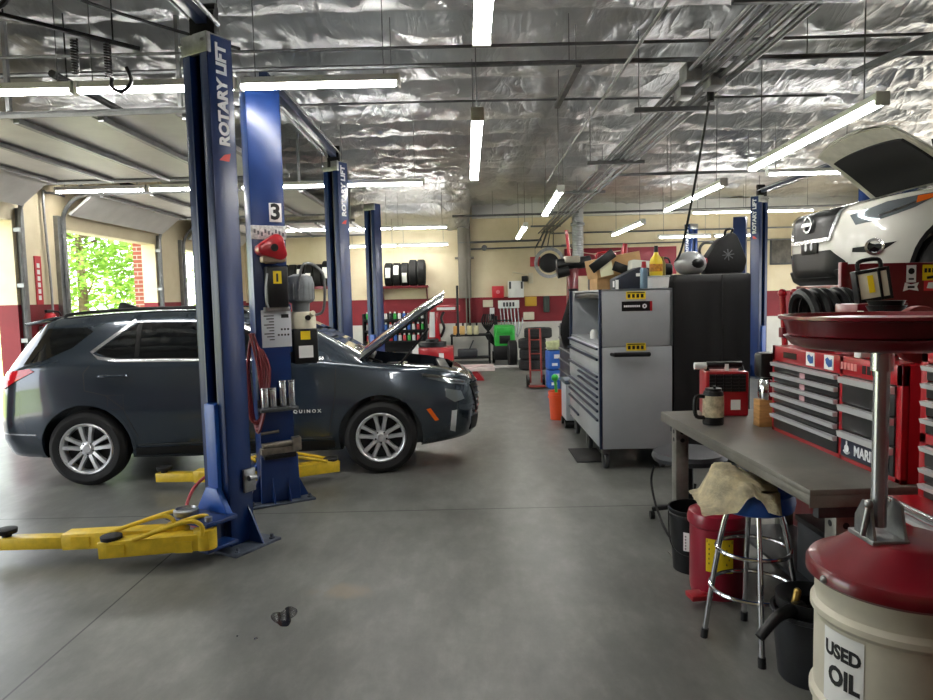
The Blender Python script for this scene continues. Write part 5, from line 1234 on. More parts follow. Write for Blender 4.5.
mb = MB(); mb.lathe([(0, 0), (.033, 0), (.035, .005), (.035, .17), (.028, .19), (0, .19)], n=20); part('can', mb, mat('can_blue_grey', '#5d7484', .3, .3), t); mb = MB(); mb.cyl((0, 0, .19), (0, 0, .25), .025, .02); part('cap', mb, M_red, t, 'red cap')
t = thing('plastic_tub', 'white plastic tub with a clear lid on the grey cabinet', 'tub', (1.775, 6.82, ZT))
t.location = (1.795, 6.54, ZT)
mb = MB(); mb.prism([(-.072, 0), (.072, 0), (.082, .1), (-.082, .1)], 'y', -.11, .11, .008); part('tub', mb, M_white, t); mb = MB(); mb.box(-.087, .087, -.116, .116, .1, .115, .005); part('lid', mb, mat('lid_grey', '#b8bdbd', .3), t)
t = thing('detergent_bottle', 'yellow bottle with a black cap standing on the white tub', 'bottle', (1.775, 6.52, ZT+.115))
mb = MB(); mb.lathe([(0, 0), (.055, 0), (.06, .01), (.06, .13), (.05, .16), (.024, .2), (.02, .22), (0, .22)], n=24); part('bottle', mb, mat('yellow_bottle', '#e5c92c', .35), t); mb = MB(); mb.cyl((0, 0, .22), (0, 0, .28), .02, .017); part('cap', mb, M_blackpl, t); mb = MB(); mb.lathe([(.0605, .04), (.0615, .04), (.0615, .11), (.0605, .11)], n=24, loop=True); part('label', mb, mat('orange_print', '#d08a2a', .5, 0, .5, 30), t)
mb = MB(); mb.lathe([(0, 0), (.03, 0), (.03, .12), (.016, .15), (.016, .18), (0, .18)], n=18); single('small_bottle', mb, mat('amber_bottle', '#8a7a3e', .3), 'small dark bottle right of the yellow bottle on the tub', 'bottle', (1.845, 6.56, ZT+.115))
mb = MB(); mb.prism([(-.12, 0), (.1, 0), (.1, .28), (-.1, .3)], 'y', -.1, .1, .02); single('clear_container', mb, mat('cloudy_plastic', '#d6d8cc', .25), 'cloudy plastic container behind the yellow bottle', 'container', (1.775, 7.14, ZT))
t = thing('gasket_case', 'black case with red handles behind the brown carton', 'case', (1.6, 7.95, ZT))
mb = MB(); mb.box(-.2, .2, -.12, .12, 0, .34, .02); part('case', mb, M_blackpl, t); mb = MB(); mb.cyl((.18, -.05, .34), (.2, -.05, .52), .04, .03); part('red_neck', mb, M_red, t); mb = MB(); mb.tube([(-.12, 0, .34), (-.1, 0, .42), (.08, 0, .42), (.1, 0, .34)], .012, 8, 3); part('handle', mb, M_red, t)
mb = MB()
for k in range(7):
    pass
rings = []
for i in range(9):
    z = -.38+.09*i; w_ = .1+.05*math.sin(i*.7)+.03*(i < 7); rings.append([Vector((w_*math.cos(a)*.9, .05+.07*math.sin(a)+.02*math.sin(3*a+i), z)) for a in [j*PI/8 for j in range(16)]])
mb.rings(rings); single('work_jacket', mb, mat('black_cloth', '#08080a', .9, 0, .3, 10, .3, 60), 'black jacket hung on the far front corner of the grey cabinet', 'jacket', (1.27, 8.27, 1.38))
mb = MB(); mb.box(-.15, .15, -.3, .3, 0, .012, .004); single('floor_mat', mb, M_black, 'thin black mat on the floor by the grey cabinet casters', 'mat', (1.19, 6.98, 0))
t = thing('parts_caddy', 'small grey lidded cart at the far foot of the grey cabinet', 'cart', (1.32, 8.62, 0))
mb = MB(); mb.box(-.14, .14, -.2, .2, .1, .55, .01); part('box', mb, M_dgrey, t); mb = MB(); mb.box(-.15, .15, -.21, .21, .55, .6, .01); part('lid', mb, mat('cart_blue_grey', '#4a5868', .4), t)
for y in (-.15, .15):
    mb = MB(); mb.cyl((-.15, y, .05), (.15, y, .05), .05, n=18); part('wheel', mb, M_blackpl, t)
# --- covered cabinet with bags on it
M_cover = mat('black_cover_cloth', '#06070a', .65, 0, .3, 4, .25, 14)
t = thing('covered_cabinet', 'tool cabinet under a fitted black cloth cover beside the grey cabinet', 'tool cabinet', (2.285, 7.2, 0))
mb = MB(); nz_, rings = 26, []
for i in range(nz_+1):
    z = .02+1.78*i/nz_; ring = []
    for k in range(80):
        a = k/80*4; s_ = int(a); f = a-s_
        hw, hd = .355, .74
        c_ = [(-hw, -hd), (hw, -hd), (hw, hd), (-hw, hd)]; p = Vector(c_[s_]).lerp(Vector(c_[(s_+1) % 4]), f)
        fl = (1-i/nz_)
        nn = Vector((0, -1)) if s_ == 0 else Vector((1, 0)) if s_ == 1 else Vector((0, 1)) if s_ == 2 else Vector((-1, 0))
        wv = .028*noise.noise(Vector((p.x*5, p.y*5, z*1.3)))+.02*fl*math.sin((p.x+p.y)*22+z*2)
        edge = min(f, 1-f); wv *= min(1, edge*6)
        p = p+nn*wv; ring.append(Vector((p.x, p.y, z+(0 if i else .01*math.sin(k)))))
    rings.append(ring)
rings.append([Vector((v.x*.96, v.y*.97, 1.815)) for v in rings[-1]])
mb.rings(rings); part('cover', mb, M_cover, t, ang=60)
mb = MB(); mb.cyl((.08, -.752, .3), (.085, -.752, 1.8), .007, n=6); part('cover_seam', mb, M_darkgap, t)
ZB = 1.817
t = thing('backpack', 'black backpack with a star emblem on the covered cabinet', 'bag', (2.47, 6.78, ZB), R(-6))
mb = MB(); mb.prism([(-.17, 0), (.2, 0), (.235, .12), (.2, .22), (.14, .37), (.09, .40), (.04, .375), (-.04, .33), (-.16, .15)], 'y', -.1, .12, .035); part('bag', mb, mat('backpack_cloth', '#08090a', .75, 0, .3, 12, .2, 40), t)
mb = MB()
for k in range(4): 
    a = k*PI/4+.1; v = Vector((math.cos(a), 0, math.sin(a)))*.055; c_ = Vector((.05, -.104, .18)); mb.bar(c_-v, c_+v, .006, .007)
part('emblem', mb, mat('grey_thread', '#6b6e72', .6), t); mb = MB(); mb.tube([(.1, .0, .39), (.11, -.02, .43), (.05, -.02, .42), (.04, 0, .37)], .012, 8, 4); mb.tube([(-.17, -.08, .12), (-.22, -.1, .22), (-.17, -.06, .3), (-.08, -.04, .3)], .014, 8, 4); part('strap', mb, M_blackpl, t)
t = thing('helmet', 'grey helmet lying in front of the black backpack', 'helmet', (2.14, 6.66, ZB))
mb = MB(); mb.ball((0, 0, .1), (.15, .14, .12), 24); mb.bm.verts.ensure_lookup_table()
for v in mb.bm.verts: v.co.z = max(v.co.z, .0)
part('shell', mb, mat('helmet_grey', '#a9abab', .35, .2, .2, 6), t); mb = MB(); mb.ball((.02, -.07, .1), (.09, .08, .065), 18); part('visor', mb, M_blackpl, t); mb = MB(); mb.box(.1, .16, -.03, .05, .1, .15, .012); part('red_trim', mb, M_red, t)
t = thing('camera_bag', 'small black bag at the left edge of the covered cabinet', 'bag', (1.985, 6.95, ZB))
mb = MB(); mb.box(-.06, .06, -.08, .08, 0, .12, .03); part('bag', mb, M_blackpl, t); mb = MB(); mb.tube([(-.05, 0, .11), (-.03, 0, .17), (.03, 0, .17), (.05, 0, .11)], .01, 7, 4); part('strap', mb, M_blackpl, t)
mb = MB(); mb.tube([(0, 0, 0), (-.0, .35, -.6), (.01, .75, -1.15), (.0, .95, -1.3)], .011, 8, 5); mb.cyl((0, 0, -.06), (0, 0, .06), .03, n=10); single('power_cord', mb, M_blackpl, 'black cord slanting down from the conduit bundle to the covered cabinet', 'cord', (2.0, 5.72, 3.24))
mb = MB(); mb.tube([(0, 0, 0), (.02, 0, -.7), (.05, .02, -1.5), (.06, .02, -1.75)], .014, 8, 4); mb.cyl((.06, .02, -1.72), (.06, .02, -1.9), .03, n=12); single('power_cord', mb, M_blackpl, 'thick black cord dropping from the ceiling at the right edge', 'cord', (2.03, 3.05, 3.98))

# ---- between the grey cabinet and the back wall
t = thing('bucket', 'orange plastic bucket on the floor past the grey cabinet', 'bucket', (1.2, 9.12, 0))
mb = MB(); mb.lathe([(0, 0), (.13, 0), (.15, .33), (.158, .335), (.158, .375), (.148, .375), (.127, .02), (0, .02)], n=32); part('pail', mb, M_orange, t)
mb = MB(); mb.lathe([(.159, .29), (.162, .29), (.163, .31), (.16, .31)], n=32, loop=True); part('rib', mb, M_orange, t); mb = MB(); mb.cyl((-.02, 0, .05), (-.06, .03, .55), .02); mb.ball((-.06, .03, .55), (.05, .04, .05), 10); part('brush', mb, M_green, t)
t = thing('tool_cabinet', 'dark navy cabinet standing beyond the grey one', 'tool cabinet', (1.85, 10.3, 0))
mb = MB(); mb.box(-.38, .38, -.8, .8, .1, 1.2, .01); part('case', mb, mat('dark_navy_paint', '#18202f', .4), t); drawer_bank(t, -.38, -.76, .76, zsplit(.14, 1.16, 6), face=mat('dark_navy_paint', '#18202f', .4), m_h=M_dsteel)
mb = MB(); mb.box(-.36, .36, -.78, .78, 0, .1); part('plinth', mb, M_blackpl, t)
for x, y, h, lab in ((1.53, 12.2, .34, 'blue plastic jug lowest of the blue stack'), (1.53, 12.2, .68, 'blue plastic jug topmost of the blue stack')):
    t = thing('water_jug', lab, 'jug', (x, y, h-.34), rz=.2*h, group='stacked blue jugs')
    mb = MB(); mb.box(-.15, .15, -.15, .15, 0, .335, .03); part('jug', mb, M_plblue, t); mb = MB(); mb.box(-.06, .04, -.158, -.148, .2, .27); mb.box(-.1, .0, -.158, -.148, .07, .12); part('label', mb, M_paper, t)
mb = MB(); mb.prism([(-.14, 0), (.14, 0), (.18, .18), (-.16, .14)], 'y', -.12, .12, .02); single('work_gloves', mb, mat('pale_green_cloth', '#c9cf9e', .8, 0, .3, 10), 'pale cloth heaped on top of the blue jugs', 'cloth', (1.53, 12.2, .685))
t = thing('hand_truck', 'red hand truck standing left of the blue jugs', 'hand truck', (1.2, 12.3, 0))
mb = MB(); mb.tube([(-.1, .05, .08), (-.1, .12, .7), (-.1, .2, 1.05), (.1, .2, 1.05), (.1, .12, .7), (.1, .05, .08)], .018, 8)
for z in (.3, .6, .85): mb.bar((-.1, .06+z*.13, z), (.1, .06+z*.13, z), .03, .02)
part('frame', mb, mat('rusty_red', '#8f2c22', .5), t); mb = MB(); mb.box(-.14, .14, -.2, .05, .03, .045); part('toe_plate', mb, MATS['rusty_red'], t)
for x in (-.14, .14):
    mb = MB(); mb.cyl((x-.025, .13, .11), (x+.025, .13, .11), .11, n=24); part('wheel', mb, M_blackpl, t)
t = thing('hoist_column', 'red upright column with a black motor head beyond the grey cabinet', 'hoist', (1.97, 13.0, 0))
mb = MB(); mb.box(-.1, .1, -.1, .1, 0, 2.3, .01); mb.box(-.25, .25, -.25, .25, 0, .03); part('column', mb, M_dred, t)
mb = MB(); mb.cyl((-.3, -.05, 2.2), (.34, -.05, 2.26), .11, n=20, b=.02); mb.cyl((-.3, -.1, 2.05), (-.08, -.1, 2.1), .1, n=20); part('motor', mb, M_blackpl, t); mb = MB(); mb.box(-.16, .12, -.2, .05, 2.24, 2.36, .02); part('motor_cover', mb, mat('grey_cover', '#9a9384', .5), t); mb = MB(); mb.bar((-.05, -.02, 2.3), (-.1, 0, 2.85), .05, .05); part('mast', mb, M_red, t)
t = thing('hose_reel', 'round black hose reel high on the back wall behind the red column', 'reel', (2.05, 17.55, 2.45))
mb = MB(); mb.cyl((0, -.3, 0), (0, -.1, 0), .24, n=32, b=.02); part('drum', mb, M_blackpl, t)
mb = MB(); M = Matrix.Translation((0, -.33, 0)) @ Matrix.Rotation(R(90), 4, 'X'); mb.lathe([(.3, -.02), (.38, -.02), (.38, .02), (.3, .02)], n=40, m=M, loop=True); part('rim', mb, M_steel, t); mb = MB(); mb.box(-.06, .06, -.12, .248, -.1, .1); part('bracket', mb, M_dsteel, t)
t = thing('exhaust_hose', 'ribbed silver exhaust duct hanging beside the conduit bundle', 'duct', (2.4, 15.0, 2.3))
mb = MB(); prof = []
for k in range(40): prof += [(.115, k*.035), (.13, k*.035+.017)]
mb.lathe([(0, 0)]+prof+[(0, 40*.035)], n=20); part('duct', mb, mat('silver_duct', '#c4c6c8', .3, .8), t); mb = MB(); mb.cyl((0, 0, .82), (0, 0, .88), .15); mb.cyl((0, 0, 1.4), (0, 0, 1.58), .1); part('clamp', mb, M_dsteel, t)

# ---- tyres: rack on the back wall, floor stack
def tyre_mb(r, w_):
    mb = MB(); h = w_/2; prof = [(r*.56, -h*.8), (r*.6, -h), (r*.86, -h*1.03), (r*.97, -h*.86), (r, -h*.7)]
    for k in range(4):
        z = -h*.6+h*1.2*k/4; prof += [(r, z), (r, z+h*.24), (r*.97, z+h*.26), (r*.97, z+h*.29)]
    prof += [(r, h*.7), (r*.97, h*.86), (r*.86, h*1.03), (r*.6, h), (r*.56, h*.8), (r*.58, 0)]
    mb.lathe(prof, n=40, loop=True); return mb
def rack(x0, x1, z, label):
    t = thing('tyre_shelf', label, 'shelf', ((x0+x1)/2, 17.58, z)); w_ = (x1-x0)/2
    mb = MB(); mb.box(-w_, w_, -.24, .2, -.06, -.02, .004); mb.box(-w_, w_, -.26, -.22, -.07, .0); part('shelf_board', mb, M_dred, t)
    for x in (-w_+.05, w_-.05):
        mb = MB(); mb.prism([(.2, -.06), (.2, -.4), (-.2, -.07)], 'x', x-.015, x+.015); part('bracket', mb, M_dred, t)
rack(-2.2, -.98, 1.97, 'dark red wall shelf holding tyres behind the farthest lift post')
rack(-4.75, -3.35, 2.0, 'dark red wall shelf holding tyres left of the third lift post')
first = None
def shelf_tyre(x, z, r, w_, lab, grp, tag_=0):
    t = thing('tyre', lab, 'tyre', (x, 17.52, z), 0, grp)
    mb = tyre_mb(r, w_); mb.xf(Matrix.Translation((0, 0, r)) @ Matrix.Rotation(R(90), 4, 'Y')); part('rubber', mb, M_tyre, t)
    if tag_:
        mb = MB(); g = []
        for j in range(9):
            a = R(180+tag_-24+6*j); g.append([Vector((s*w_*.32, (r+.004)*math.cos(a), r+(r+.004)*math.sin(a)*-1)) for s in (-1, 1)])
        mb.rings(g, closed=False); part('paper_tag', mb, M_paper, t, 'white paper tag on the tread')
names = ['leftmost tagged tyre on the right wall shelf', 'second tyre with a high white tag on the right wall shelf', 'third tyre with a low white tag on the right wall shelf', 'tall untagged tyre in the middle of the right wall shelf', 'last tall tyre at the right end of the right wall shelf']
for k in range(5): shelf_tyre(-1.97+.205*k, 1.95, .30 if k < 3 else .335, .19, names[k], 'tyres on the right wall shelf', (8, 22, -18, 0, 0)[k])
names = ['leftmost tyre on the left wall shelf', 'second tyre from the left on the left wall shelf', 'tyre with a slanted white tag on the left wall shelf', 'narrow tyre with a white tag near the middle of the left wall shelf', 'untagged tyre left of the tall one on the left wall shelf', 'tall tagged tyre at the right end of the left wall shelf']
for k in range(6): shelf_tyre(-4.6+.215*k, 1.98, .29 if k < 5 else .33, .2, names[k], 'tyres on the left wall shelf', (0, 0, 10, -12, 0, 4)[k])
for k, lab in enumerate(('bottom tyre of the floor stack by the back wall', 'second tyre up in the floor stack by the back wall', 'third tyre up in the floor stack by the back wall', 'top tyre of the floor stack, set off to the right')):
    mb = tyre_mb(.31, .225); single('tyre', mb, M_tyre, lab, 'tyre', (1.42+(.14 if k == 3 else .02*(k % 2)), 15.4+(.05 if k == 3 else 0), .117+.2325*k), group='tyres stacked on the floor')
mb = tyre_mb(.31, .2); mb.xf(Matrix.Rotation(R(90), 4, 'Y')); single('tyre', mb, M_tyre, 'tyre standing upright behind the left of the floor stack', 'tyre', (1.02, 16.1, .31))

# ---- back wall fittings
WB = 17.8
def on_wall(name, x, z, w_, h_, d_, m, lab, cat, b=.008):
    mb = MB(); mb.box(-w_/2, w_/2, -d_, 0, -h_/2, h_/2, b); return single(name, mb, m, lab, cat, (x, WB, z))
M_rbox = mat('alarm_red', '#c02430', .4)
t = thing('alarm_panel', 'red box with a pale lamp on the cream back wall', 'electrical box', (.78, WB, 1.76)); mb = MB(); mb.box(-.15, .15, -.1, 0, -.15, .15, .01); part('box', mb, M_rbox, t); mb = MB(); mb.lathe([(0, 0), (.05, 0), (.04, .03), (0, .04)], n=16, m=Matrix.Translation((0, -.1, 0)) @ Matrix.Rotation(R(90), 4, 'X')); part('lamp', mb, mat('pink_lens', '#e4858a', .3), t)
t = thing('breaker_box', 'pale grey electrical cabinet right of the red box', 'electrical box', (1.24, WB, 1.83)); mb = MB(); mb.box(-.2, .2, -.12, 0, -.22, .2, .01); part('box', mb, M_white, t)
for x in (-.15, .15):
    mb = MB(); mb.box(x-.025, x+.025, -.125, -.12, .0, .18); part('hinge_plate', mb, M_dkgrey, t)
t = thing('wall_camera', 'black round speaker on a bracket above the electrical cabinet', 'speaker', (1.47, WB, 2.08)); mb = MB(); mb.box(-.08, .08, -.16, -.04, -.07, .07, .02); part('body', mb, M_blackpl, t); mb = MB(); mb.box(.1, .22, -.03, 0, -.12, .15, .01); mb.tube([(.1, -.03, .1), (-.3, -.02, .18), (-.3, -.02, .1)], .012); part('bracket', mb, M_cream, t)
on_wall('wall_sign', .52, 1.47, .26, .18, .03, M_cream, 'cream notice left of the row of wall outlets', 'sign')
t = thing('outlet_strip', 'white row of dispensers with cables hanging below on the red band', 'dispenser', (1.05, WB, 1.44))
mb = MB(); mb.box(-.27, .27, -.06, 0, -.1, .1, .006); part('panel', mb, M_white, t)
for k in range(4):
    mb = MB(); x = -.12+.08*k; mb.box(x-.025, x+.025, -.075, -.06, -.06, .05, .004); part('outlet', mb, M_dkgrey, t)
mb = MB()
for k in range(6): x = -.22+.09*k; mb.tube([(x, -.05, -.1), (x+.02, -.09, -.5), (x+.05*math.sin(k*2), -.12, -.75-.05*(k % 3)), (x+.1, -.1, -.55), (x+.11, -.06, -.35)], .013, 6, 5)
part('cable', mb, M_steel, t)
t = thing('paper_dispenser', 'white and black cylinder dispenser below the cream notice', 'dispenser', (.62, WB, 1.2)); mb = MB(); mb.cyl((0, -.1, -.16), (0, -.1, .16), .06, n=18); part('cylinder', mb, M_white, t); mb = MB(); mb.cyl((.1, -.1, -.3), (.1, -.1, -.05), .035); part('bottle', mb, M_blackpl, t); mb = MB(); mb.box(-.02, .02, -.06, 0, -.1, .1); part('bracket', mb, M_steel, t)
on_wall('wall_board', 1.62, 1.5, .3, .24, .05, mat('mustard_board', '#c49a2c', .5), 'mustard yellow board on the red band of the back wall', 'board')
on_wall('soap_dispenser', 1.56, 1.13, .28, .2, .1, M_cream, 'cream dispenser under the mustard yellow board', 'dispenser', .02)
on_wall('hanging_bag', 2.02, 1.42, .16, .42, .08, mat('grey_green_cloth', '#3c443f', .8), 'dark grey bag hanging right of the mustard board', 'bag', .03)
t = thing('hanging_sign', 'small red sign hanging from the lower wall pipe', 'sign', (1.73, 17.55, 2.5)); mb = MB(); mb.box(-.13, .13, -.03, .03, -.12, .12, .006); part('panel', mb, mat('sign_pink_red', '#d04a52', .5), t); mb = MB(); mb.cyl((0, 0, .12), (0, .03, .37), .006, n=6); part('wire', mb, M_dsteel, t)
t = thing('wall_banner', 'wide dark red banner on the cream wall above the grey cabinet', 'banner', (3.93, WB, 2.47)); mb = MB(); mb.box(-1.43, 1.43, -.03, 0, -.35, .35, .004); part('panel', mb, mat('banner_red', '#84182a', .5, 0, .15, 3), t); mb = MB(); mb.box(-1.1, -.85, -.033, -.03, -.1, .05); part('white_patch', mb, M_paper, t); mb = MB(); mb.tube([(-1.0, -.035, .25), (-.6, -.035, .2), (0, -.035, .27)], .012, 6, 5); part('pale_line', mb, M_cream, t)
t = thing('wall_picture', 'dark framed picture on the cream wall right of the lettered lift post', 'picture', (8.05, WB, 2.62)); mb = MB(); mb.box(-.3, .3, -.04, 0, -.33, .33, .01); part('frame', mb, M_dkgrey, t); mb = MB(); mb.box(-.26, .26, -.045, -.04, -.29, .29); part('image', mb, mat('dark_picture', '#57544c', .4, 0, .7, 4), t)
t = thing('fire_extinguisher_sign', 'red sign on the pier beside the second bay door', 'sign', (XL+.005, 9.2, 2.0)); mb = MB(); mb.box(0, .01, -.07, .07, -.32, .32); part('panel', mb, M_rbox, t); mb = MB()
for k in range(6): mb.box(.01, .0115, -.03, .03, -.26+.085*k, -.2+.085*k)
part('print', mb, M_paper, t)
t = thing('fire_extinguisher', 'red fire extinguisher on the pier under its sign', 'fire extinguisher', (XL+.13, 9.2, 1.05)); mb = MB(); mb.lathe([(0, 0), (.085, 0), (.09, .02), (.09, .42), (.06, .5), (.03, .52), (0, .52)], n=24); part('cylinder', mb, M_rbox, t); mb = MB(); mb.box(-.02, .02, -.09, .04, .52, .56, .006); mb.tube([(0, .04, .54), (.08, .1, .5), (.1, .1, .25)], .012, 7, 4); part('valve', mb, M_blackpl, t); mb = MB(); mb.box(-.13, -.08, -.05, .05, .2, .34); part('bracket', mb, M_steel, t)
mb = MB(); mb.tube([(0, .55, 1.3), (.03, .4, 1.3), (.03, .1, 1.28), (.03, 0, 1.15), (.03, .05, -.3), (.03, -.1, -.9), (.03, -.1, -1.2)], .016, 8, 5); single('air_hose', mb, M_steel, 'grey air line down the pier beside the second bay door', 'hose', (XL+.02, 9.35, 1.9))

# ---- machines by the back wall
t = thing('tyre_changer', 'red and white tyre changing machine behind the raised bonnet', 'machine', (-.72, 14.6, 0))
mb = MB(); mb.box(-.42, .4, -.35, .35, 0, .62, .03); part('base', mb, M_red, t); mb = MB(); mb.box(-.45, -.32, -.36, .3, .12, .66, .02); mb.box(.1, .2, -.37, -.35, .2, .5); part('white_panel', mb, M_white, t, 'white side panel')
mb = MB(); mb.cyl((-.05, 0, .62), (-.05, 0, .72), .3, n=28); mb.cyl((-.05, 0, .72), (-.05, 0, .78), .14, n=20); part('turntable', mb, M_blackpl, t)
mb = MB(); mb.prism([(-.18, .62), (.12, .62), (.07, 1.4), (-.08, 1.4)], 'y', .3, .5, .02); part('tower', mb, M_red, t); mb = MB(); mb.prism([(-.13, .8), (.0, .8), (0, 1.34), (-.1, 1.34)], 'y', .285, .3); part('tower_panel', mb, M_white, t, 'white tower panel')
mb = MB(); mb.box(-.05, .55, .3, .45, 1.34, 1.48, .02); part('arm', mb, M_red, t); mb = MB(); mb.cyl((.5, .28, .85), (.5, .28, 1.9), .026); mb.cyl((.5, .28, .8), (.5, .28, .87), .07, .03); mb.tube([(.12, .35, .8), (.2, .3, 1.0), (.14, .3, 1.2), (.2, .33, 1.34)], .03, 8, 4); part('mount_rod', mb, M_blackpl, t); mb = MB(); mb.box(.05, .45, .28, .3, 1.38, 1.44); part('arm_stripe', mb, M_white, t)
t = thing('low_lift_table', 'low red lift table with long pale rails on the floor', 'lift', (.0, 13.75, 0))
mb = MB(); mb.prism([(-.75, 0), (.3, 0), (.15, .2), (-.6, .2)], 'y', -.25, .3, .01); part('base', mb, M_red, t)
for y in (-.3, .3):
    mb = MB(); mb.box(-.95, .5, y-.07, y+.07, .2, .27, .01); part('rail', mb, mat('pale_pink_rail', '#d9c9c4', .4, 0, .2, 5), t)
M_can = [mat('can_red', '#b8202c', .35), M_white, M_green, M_plblue, mat('can_black', '#202226', .4)]
t = thing('can_rack', 'black rack of small cans seen under the raised bonnet', 'rack', (-1.75, 16.6, 0))
for z in (.35, .62, .88, 1.14):
    mb = MB(); mb.box(-.75, .75, -.18, .18, z-.015, z, .003); mb.box(-.75, .75, -.19, -.175, z-.02, z+.03); part('shelf', mb, M_blackpl, t)
for x in (-.75, .75):
    mb = MB(); mb.box(x-.02, x+.02, -.18, .18, 0, 1.3, .003); part('upright', mb, M_blackpl, t)
mb = MB(); mb.box(-.75, .75, .17, .18, .1, 1.3); part('back_panel', mb, M_blackpl, t)
cols = ['red', 'white', 'green', 'blue', 'black']; protos = {}
for r, z in enumerate((.62, .88, 1.14)):
    for k in range(13):
        c = (0, 1, 0, 1, 1, 0, 3, 1, 0, 2, 1, 0, 4)[k] if r == 0 else (2, 1, 2, 4, 1, 3, 1, 4, 2, 1, 3, 1, 0)[(k+r) % 13]
        loc = (-1.75-.66+.11*k, 16.52, z)
        rowname = ('lowest filled', 'middle', 'top')[r]
        lab = '%s spray can on the %s shelf of the black can rack' % (cols[c], rowname)
        if c not in protos:
            q = thing('spray_can', lab, 'can', loc, 0, 'small cans on the black rack'); mb = MB(); mb.lathe([(0, 0), (.036, 0), (.038, .005), (.038, .14), (.028, .16), (0, .16)], n=12); part('can', mb, M_can[c], q); mb = MB(); mb.cyl((0, 0, .16), (0, 0, .2), .022, n=10); part('cap', mb, M_white if c != 1 else M_red, q); protos[c] = q
        else: dup(protos[c], loc, label=lab)
t = thing('wheel_balancer', 'dark wheel balancer with a low yellow tray below the can rack', 'machine', (-1.75, 15.6, 0))
mb = MB(); mb.box(-.5, .5, -.25, .3, 0, .42, .04); part('base', mb, M_blackpl, t); mb = MB(); mb.box(-.5, .1, -.27, -.1, .42, .45, .01); part('tray', mb, M_yel, t, 'yellow tray'); mb = MB(); mb.tube([(-.5, 0, .42), (-.52, 0, .6), (-.5, 0, .75)], .02); part('post', mb, M_yel, t)
t = thing('work_table', 'black steel table with bottles on it against the back wall', 'table', (.05, 17.3, 0))
mb = MB(); mb.box(-.5, .5, -.3, .3, .68, .72, .006); part('table_top', mb, M_blackpl, t)
for x in (-.47, .47):
    for y in (-.27, .27):
        mb = MB(); mb.box(x-.02, x+.02, y-.02, y+.02, 0, .68); part('leg', mb, M_blackpl, t)
mb = MB(); mb.box(-.47, .47, -.27, .27, .12, .15); part('shelf', mb, M_blackpl, t)
mb = MB(); mb.box(-.3, .2, -.15, .15, 0, .2, .03); mb.bar((0, -.1, .2), (.1, -.1, .42), .03, .03); single('parts_washer', mb, M_dkgrey, 'dark unit on the low shelf of the black table', 'machine', (.02, 17.3, .15))
for k, (x, c, lab) in enumerate(((-.36, '#e0a85c', 'amber oil bottle at the left end of the black table'), (-.2, '#d8b26e', 'tan oil bottle second from the left on the black table'), (-.02, '#d9cfa0', 'pale oil bottle third on the black table'), (.14, '#d6cda6', 'pale oil bottle at the right of the row on the black table'))):
    t = thing('oil_bottle', lab, 'bottle', (.05+x, 17.1, .72), 0, 'oil bottles on the black table'); mb = MB(); mb.box(-.065, .065, -.05, .05, 0, .22, .02); part('bottle', mb, mat('bottle_%d' % k, c, .35), t); mb = MB(); mb.cyl((.02, 0, .22), (.02, 0, .29), .025); part('cap', mb, M_blackpl, t)
mb = MB()
for k in range(6): mb.tube([(.05*k-.1, 0, .3), (.06*k-.15, -.08, .15), (.04*k-.1, -.05, .0), (.1-.03*k, -.04, -.25), (.2, -.02*k, -.5), (.26, 0, -.3), (.16, 0, .1), (.1, 0, .3)], .022, 7, 4)
single('air_hose', mb, M_blackpl, 'tangle of black hoses hanging at the right of the black table', 'hose', (.5, 17.55, .9))
t = thing('recovery_machine', 'bright green machine with black wheels by the back wall', 'machine', (.88, 16.9, 0))
mb = MB(); mb.box(-.25, .25, -.2, .25, .42, .95, .05); mb.box(-.2, .2, -.24, -.19, .75, .9, .02); part('cabinet', mb, M_green, t); mb = MB(); mb.box(-.27, .27, -.25, .28, .1, .45, .04); mb.box(-.13, .13, -.215, -.19, .5, .7, .01); part('base', mb, M_blackpl, t)
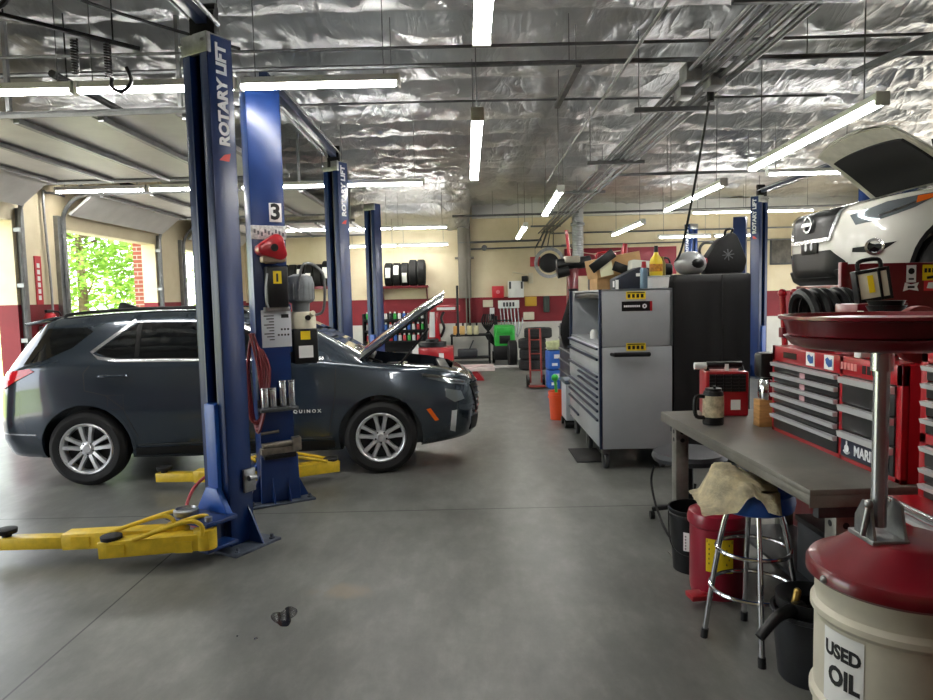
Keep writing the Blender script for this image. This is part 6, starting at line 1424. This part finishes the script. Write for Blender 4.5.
for x in (-.27, .27):
    mb = MB(); mb.cyl((x-.03, .1, .15), (x+.03, .1, .15), .15, n=24); part('wheel', mb, M_blackpl, t)
mb = MB(); mb.tube([(-.2, .22, .9), (-.2, .3, 1.05), (.2, .3, 1.05), (.2, .22, .9)], .018, 8); part('handle', mb, M_blackpl, t)
mb = MB(); mb.box(-.5, .5, -.06, .06, 0, .05, .01); single('floor_bar', mb, M_white, 'white bar lying on the floor before the green machine', 'bar', (.72, 15.9, 0))
# puddle on the floor
mb = MB(); pts = []
for k in range(40):
    a = k*2*PI/40; r = .075+.02*math.sin(2*a+.6)+.016*math.sin(3*a)+.01*noise.noise(Vector((math.cos(a)*2, math.sin(a)*2, 4))); pts.append((r*math.cos(a)*.75, r*math.sin(a)*1.45))
mb.prism(pts, 'z', .0005, .0025); single('oil_puddle', mb, mat('wet_oil', '#1c1c1a', .06, coat=.6), 'small dark oil puddle alone on the open floor', 'puddle', (-1.0, 3.5, 0), R(25))
for x, y, s_, lab in ((-1.08, 3.27, .012, 'larger oil drop below the puddle'), (-1.18, 3.3, .006, 'tiny oil drop left below the puddle')):
    mb = MB(); mb.lathe([(0, .0005), (s_, .0005), (s_*.8, .002), (0, .002)], n=16); single('oil_drop', mb, MATS['wet_oil'], lab, 'puddle', (x, y, 0))
# ================================================================ camera and view
cd = bpy.data.cameras.new('camera'); co = bpy.data.objects.new('camera', cd); COL.objects.link(co)
cd.sensor_fit = 'HORIZONTAL'; cd.sensor_width = 36; cd.lens = 690/933*36; cd.clip_start = .05; cd.clip_end = 300
co.matrix_world = Matrix.Translation((0, 0, 1.65)) @ Matrix.Rotation(R(.19), 4, 'Z') @ Matrix.Rotation(PI/2-math.atan(53/690), 4, 'X') @ Matrix.Rotation(-.023, 4, 'Z')
SC.camera = co
SC.view_settings.view_transform = 'Standard'; SC.view_settings.look = 'None'; SC.view_settings.gamma = 1
SC.view_settings.exposure = 0.3
SC.view_settings.use_curve_mapping = False
SC.cycles.caustics_reflective = False; SC.cycles.caustics_refractive = False; SC.cycles.sample_clamp_indirect = 6
